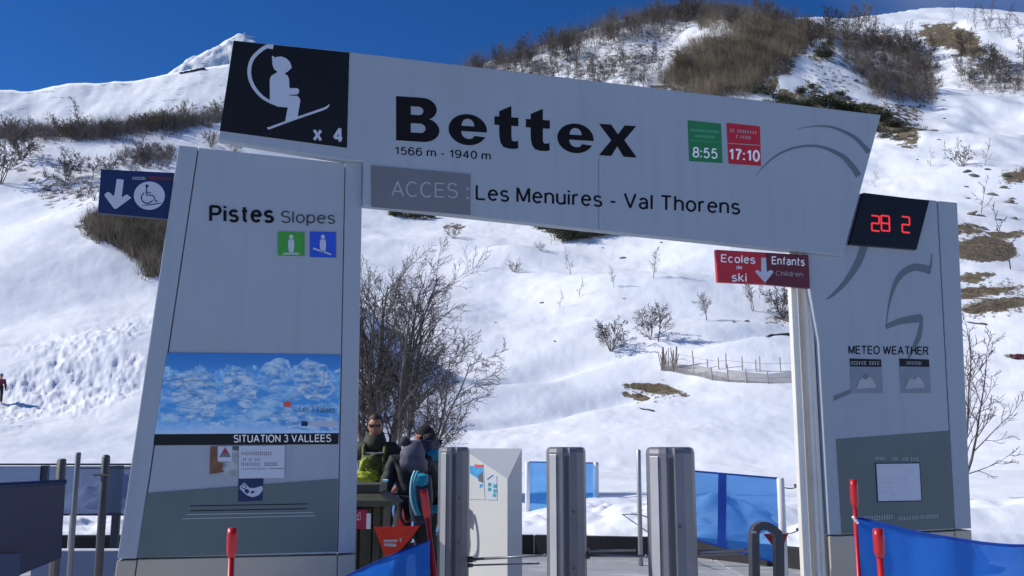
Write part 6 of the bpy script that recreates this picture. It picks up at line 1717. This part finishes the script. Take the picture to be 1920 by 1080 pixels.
def head(t, J, P, f, r, k, look, hat=None, hair=True, glasses=False, hat_m=None):
    """head with face planes, turned to 'look'"""
    lf = Vector((look[0], look[1], look[2] if len(look) > 2 else 0)).normalized(); lr = Vector((lf.y, -lf.x, 0)).normalized(); lu = lr.cross(lf).normalized()
    c = J['head'] + Vector((0, 0, .01))
    def Q(a, b, d): return c + lr * a * k + lf * b * k + lu * d * k
    mb = MB(); seg, ring = 28, 20; vs = []
    for i in range(ring + 1):
        th = math.pi * i / ring
        for j in range(seg):
            ph = 2 * math.pi * j / seg; x = math.sin(th) * math.cos(ph); y = math.sin(th) * math.sin(ph); z = math.cos(th)
            wx = .076; wy = .098; wz = .125
            if z < 0: wx *= 1 - .32 * (-z) ** 1.2; wy *= 1 - .10 * (-z)
            X, Y, Zz = x * wx, y * wy, z * wz
            if y > 0:   # face: brow, eye sockets, nose, lips, chin
                Y += .022 * math.exp(-((X / .014) ** 2)) * math.exp(-(((Zz + .020) / .024) ** 2)) * (1 if y > .5 else 0)
                Y -= .008 * sum(math.exp(-(((X - e_) / .016) ** 2 + ((Zz - .012) / .012) ** 2)) for e_ in (-.032, .032))
                Y += .006 * math.exp(-((Zz - .035) / .012) ** 2)
                Y += .006 * math.exp(-(X / .025) ** 2 - ((Zz + .062) / .008) ** 2)
                Y += .008 * math.exp(-(X / .025) ** 2 - ((Zz + .105) / .016) ** 2)
            vs.append(Q(X, Y, Zz))
    fs = [(i * seg + j, (i + 1) * seg + j, (i + 1) * seg + (j + 1) % seg, i * seg + (j + 1) % seg) for i in range(ring) for j in range(seg)]
    mb.add(vs, fs); h = mb.build('face', skin_m, t, smooth_sh=True)
    for s_ in (-1, 1):
        mb = MB(); mb.ball(Q(.076 * s_, -.005, -.005), .028 * k, 8, 6, sc=(.35, .6, 1)); mb.build('ear', skin_m, h, smooth_sh=True)
        if not glasses:
            mb = MB(); mb.ball(Q(.030 * s_, .084, .012), .010 * k, 8, 6); mb.build('eye', mat('eye_dark', (.03, .02, .02), .3), h, smooth_sh=True)
    mb = MB(); mb.tube([Q(-.022, .094, -.058), Q(0, .101, -.060), Q(.022, .094, -.058)], .004 * k, 5); mb.build('mouth', mat('lips', (.28, .09, .08), .5), h)
    def cap(name, m, grow, zmin_front, zmin_back, top=1.0):
        mb = MB(); vs = []; seg2, ring2 = 28, 12
        for i in range(ring2 + 1):
            for j in range(seg2):
                ph = 2 * math.pi * j / seg2; y = math.sin(ph); lim = zmin_back + (zmin_front - zmin_back) * smooth_s(y)
                zt = math.acos(max(-.98, min(.98, lim / .125))); th = zt * i / ring2
                X = math.sin(th) * math.cos(ph) * (.076 + grow); Y = math.sin(th) * math.sin(ph) * (.098 + grow); Zz = math.cos(th) * (.125 + grow) * top
                n_ = mnoise.noise(Vector((X, Y, Zz)) * 28) * .006
                vs.append(Q(X * (1 + n_ * 4), Y * (1 + n_ * 4), Zz + n_))
        mb.add(vs, [(i * seg2 + j, (i + 1) * seg2 + j, (i + 1) * seg2 + (j + 1) % seg2, i * seg2 + (j + 1) % seg2) for i in range(ring2) for j in range(seg2)])
        return mb.build(name, m, t, smooth_sh=True)
    if hat: cap(hat, hat_m, .016, .045, -.055)
    elif hair: cap('hair', hair_m, .010, .078, -.07)
    if glasses:
        g_ = None
        for s_ in (-1, 1):
            mb = MB(); mb.prism([Q(.032 * s_ + a, .106 - abs(a) * .15, .012 + b) for a, b in ((-.027, .014), (.027, .014), (.024, -.014), (.008, -.020), (-.020, -.016))], -lf * .006); g_ = mb.build('sunglass_lens', lens_m, t)
        mb = MB(); mb.tube([Q(-.078, .0, .02), Q(-.062, .090, .02), Q(0, .112, .02), Q(.062, .090, .02), Q(.078, 0, .02)], .0045 * k, 6); mb.build('sunglass_frame', lens_m, t)
    return h, Q

def smooth_s(y):
    u = max(0, min(1, (y + .4) / 1.0)); return u * u * (3 - 2 * u)

TORSO = ['pelvis', 'waist', 'chest', 'neck0', 'shR', 'elR', 'wrR', 'shL', 'elL', 'wrL']
TE = [('pelvis', 'waist'), ('waist', 'chest'), ('chest', 'neck0'), ('chest', 'shR'), ('shR', 'elR'), ('elR', 'wrR'), ('chest', 'shL'), ('shL', 'elL'), ('elL', 'wrL')]
LEGS = ['pelvis', 'hipR', 'knR', 'anR', 'hipL', 'knL', 'anL']
LE_ = [('pelvis', 'hipR'), ('hipR', 'knR'), ('knR', 'anR'), ('pelvis', 'hipL'), ('hipL', 'knL'), ('knL', 'anL')]
def clothes(t, J, sub, jm, tm_, bm_=None):
    v, e_ = sub(TORSO, TE, .028, 1.02); skin_mesh('jacket', v, e_, jm, t, levels=3)
    v, e_ = sub(LEGS, LE_, .026, 1.02); skin_mesh('trousers', v, e_, tm_, t, levels=2)
    for nm in 'RL':
        mb = MB(); a, b = J['an' + nm], J['toe' + nm]; d = Vector(((b - a).x, (b - a).y, 0)).normalized()
        mb.tube([Vector((a.x, a.y, .30)) , Vector((a.x, a.y, .12)), Vector((a.x, a.y, .0)) + Vector((0, 0, .06))], [.075, .07, .065], 10)
        mb.ball(Vector((a.x, a.y, .065)) + d * .08, .065, 12, 8, sc=(1 + .9 * abs(d.x), 1 + .9 * abs(d.y), 1)); mb.build('ski_boot', bm_ or black_cloth, t, smooth_sh=True)

# man with sunglasses facing the camera, lime and olive pack straps
DA = 10.4
pa = xz(703, DA, .11)
hA = at(709, 822, DA)      # where his face stands
hgt = (hA.z + .11) / 1.75 * 1.75 * 1.035 - .11
t, J, P, sub, f, r, k, _b = figure('person in sunglasses and olive black jacket with a lime green pack, facing the camera', pa, (.12, -1), height=hgt / (1.65 / 1.75) * .985, bend=.05,
    arms={'R': ((-.0 + .30, .10, 1.20), (.30, .34, 1.02)), 'L': ((-.33, .06, 1.20), (-.30, .26, .98))})
clothes(t, J, sub, olive_cloth, black_cloth)
v, e_ = sub(['chest', 'neck0'], [('chest', 'neck0')], .03, .8); 
mb = MB(); mb.tube([J['neck0'] - Vector((0, 0, .03)), J['neck0'] + Vector((0, 0, .05)), J['neck1'] + Vector((0, -.01, .045))], [.15, .125, .10], 14); mb.build('collar', olive_cloth, t, smooth_sh=True)
head(t, J, P, f, r, k, (.10, -1, -.12), glasses=True)
mb = MB()
for s_ in (-1, 1):
    mb = MB(); mb.tube([P(.10 * s_, .0, 1.50), P(.11 * s_, .20, 1.40), P(.10 * s_, .23, 1.25), P(.12 * s_, .17, 1.08)], [.018, .024, .024, .018], 6); mb.build('pack_strap', green_cloth, t, smooth_sh=True)
mb = MB(); mb.tube([P(-.10, .215, 1.36), P(.0, .235, 1.35), P(.10, .215, 1.36)], .009, 6); mb.build('chest_strap', mat('pale_strap', (.35, .35, .33), .6), t)
# lime bag held in front, crumpled
bagc = at(686, 893, 9.75)
bag = thing('backpack', 'crumpled lime green backpack resting on the litter cabin lid in front of the man', 'backpack', bagc - Vector((0, 0, .12)))
mb = MB(); mb.ball((0, 0, 0), 1, 28, 18); vs = []
for v_ in mb.v:
    v_ = Vector(v_); n_ = abs(mnoise.noise(v_ * 2.6)) * .55 + mnoise.noise(v_ * 6) * .12; v_ = v_ * (.82 + n_)
    vs.append(bagc + Vector((v_.x * .14, v_.y * .12, v_.z * .075)))
mesh_obj('pack_body', vs, mb.f, lime_cloth, bag, smooth_sh=True)
mb = MB(); mb.ball((0, 0, 0), 1, 24, 14); vs = []
for v_ in mb.v:
    v_ = Vector(v_); v_ = v_ * (.85 + abs(mnoise.noise(v_ * 3 + Vector((4, 0, 0)))) * .5); vs.append(at(694, 868, 9.95) + Vector((v_.x * .115, v_.y * .07, v_.z * .085)))
mesh_obj('upper_pocket', vs, mb.f, green_cloth, bag, smooth_sh=True)
mb = MB(); mb.tube([at(676, 885, 9.7), at(681, 868, 9.72), at(688, 860, 9.8)], [.02, .035, .02], 8); mb.build('lid_flap', lime_cloth, bag, smooth_sh=True)
mb = MB(); mb.tube([at(710, 916, 9.6), at(721, 884, 9.8)], .006, 5); mb.build('drawstring', MATS['pale_strap'], bag)

# person with bobble hat and quilted hood, seen from behind, bent over
DB = 9.7
pb = xz(776, DB, .11)
t, J, P, sub, f, r, k, _b = figure('person seen from behind in a grey bobble hat, bending over in a black jacket', pb, (-.35, 1), height=1.66, bend=.16,
    arms={'L': ((-.30, .04, 1.06), (-.27, .20, .84)), 'R': ((.26, .12, 1.10), (.20, .30, .92))})
clothes(t, J, sub, black_cloth, black_cloth)
J['head'] = at(776, 866, DB + .12)
h, Q = head(t, J, P, f, r, k, (-.35, 1, -.35), hat='bobble_hat', hat_m=purple_cloth)
# the hood / quilted collar, large and soft
mb = MB(); mb.ball((0, 0, 0), 1, 26, 18); vs = []
for v_ in mb.v:
    v_ = Vector(v_); v_ = v_ * (1 + mnoise.noise(v_ * 1.6) * .14 + mnoise.noise(v_ * 4.5) * .05 - .05 * abs(math.sin(v_.z * 6 + v_.x * 1.5)) ** 6); q_ = max(0, -v_.z); vs.append(at(775, 858, DB + .03) + Vector((v_.x * (.130 + .07 * q_) + .03 * q_, v_.y * .14, v_.z * .17)))
mesh_obj('quilted_hood', vs, mb.f, purple_cloth, t, smooth_sh=True)
mb = MB(); mb.ball((0, 0, 0), 1, 18, 12); pc = at(759, 828, DB); vs = [pc + Vector(v_) * (.052 * (1 + .25 * mnoise.noise(Vector(v_) * 5))) for v_ in mb.v]
mesh_obj('bobble', vs, mb.f, wool_m, t, smooth_sh=True)
mb = MB(); mb.tube([J['elL'] + Vector((-.0, -.085, .11)), J['elL'] + Vector((.05, -.095, .11))], .014, 6); mb.build('arm_patch', pale_teal, t)
pk = thing('rucksack', 'black and turquoise rucksack on the back of the bending person', 'rucksack', at(790, 985, 9.4))
def blob(name, c, rx, ry, rz, m, par, seed=0, lump=.12, up=24):
    mb = MB(); mb.ball((0, 0, 0), 1, up, up * 2 // 3); vs = []
    for v_ in mb.v:
        v_ = Vector(v_); q_ = 1 / max(abs(v_.x), abs(v_.y), abs(v_.z)); v_ = v_ * (1 + .45 * (q_ - 1)); v_ = v_ * (1 + lump * mnoise.noise(v_ * 2 + Vector((seed, 0, 0)))); vs.append(Vector(c) + Vector((v_.x * rx, v_.y * ry, v_.z * rz)))
    return mesh_obj(name, vs, mb.f, m, par, smooth_sh=True)
blob('pack_body', at(789, 935, 9.52), .115, .10, .245, navy_cloth, pk, 3)
blob('top_pocket', at(790, 900, 9.45), .07, .07, .06, teal_cloth, pk, 5)
mb = MB(); c_ = [at(778, 883, 9.38), at(772, 900, 9.35), at(770, 925, 9.34), at(774, 948, 9.35), at(781, 966, 9.38)]
mb.tube(spline_v(c_), .012, 6); mb.build('piping', pale_teal, pk, smooth_sh=True)
mb = MB(); mb.tube(spline_v([p + Vector((.03, .0, 0)) for p in c_]), .014, 6); mb.build('panel_stripe', teal_cloth, pk, smooth_sh=True)
blob('red_pocket', at(764, 960, 9.6), .05, .05, .10, red_cloth, pk, 8)

# person in dark beanie looking left, turquoise yoke
DC = 10.3
pc = xz(806, DC, .11)
t, J, P, sub, f, r, k, _b = figure('person in a dark beanie looking left, black jacket with turquoise shoulders', pc, (-.8, .2), height=1.80, bend=.03,
    arms={'L': ((-.24, .10, 1.15), (-.18, .28, 1.0)), 'R': ((.25, .08, 1.15), (.20, .30, 1.0))})
clothes(t, J, sub, navy_cloth, black_cloth)
J['head'] = at(797, 824, DC)
head(t, J, P, f, r, k, (-1, -.25, .02), hat='beanie', hat_m=mat('beanie_dark', (.012, .012, .012), .9, var=.2))
mb = MB(); mb.tube([J['neck0'], J['neck0'] + Vector((0, 0, .07)), J['head'] - Vector((-.03, 0, .07))], [.13, .11, .09], 14); mb.build('collar', black_cloth, t, smooth_sh=True)
blob('turquoise_yoke', at(816, 854, DC - .08), .125, .15, .062, teal_cloth, t, 4, .1)
blob('turquoise_pocket', at(818, 954, DC - .30), .05, .05, .04, teal_cloth, t, 6, .1)

# tiny skier at the left edge and chairlift sitter frame at the right edge
ps = hit(-3, 757)
t, J, P, sub, f, r, k, _b = figure('tiny distant skier in dark red standing on the snow at the left edge', ps, (.6, -.8), height=1.7, bend=.2, name='person')
clothes(t, J, sub, mat('dark_red_jacket', (.10, .015, .03), .8), black_cloth)
head(t, J, P, f, r, k, (.6, -.8), hat='ski_helmet', hat_m=black_cloth)
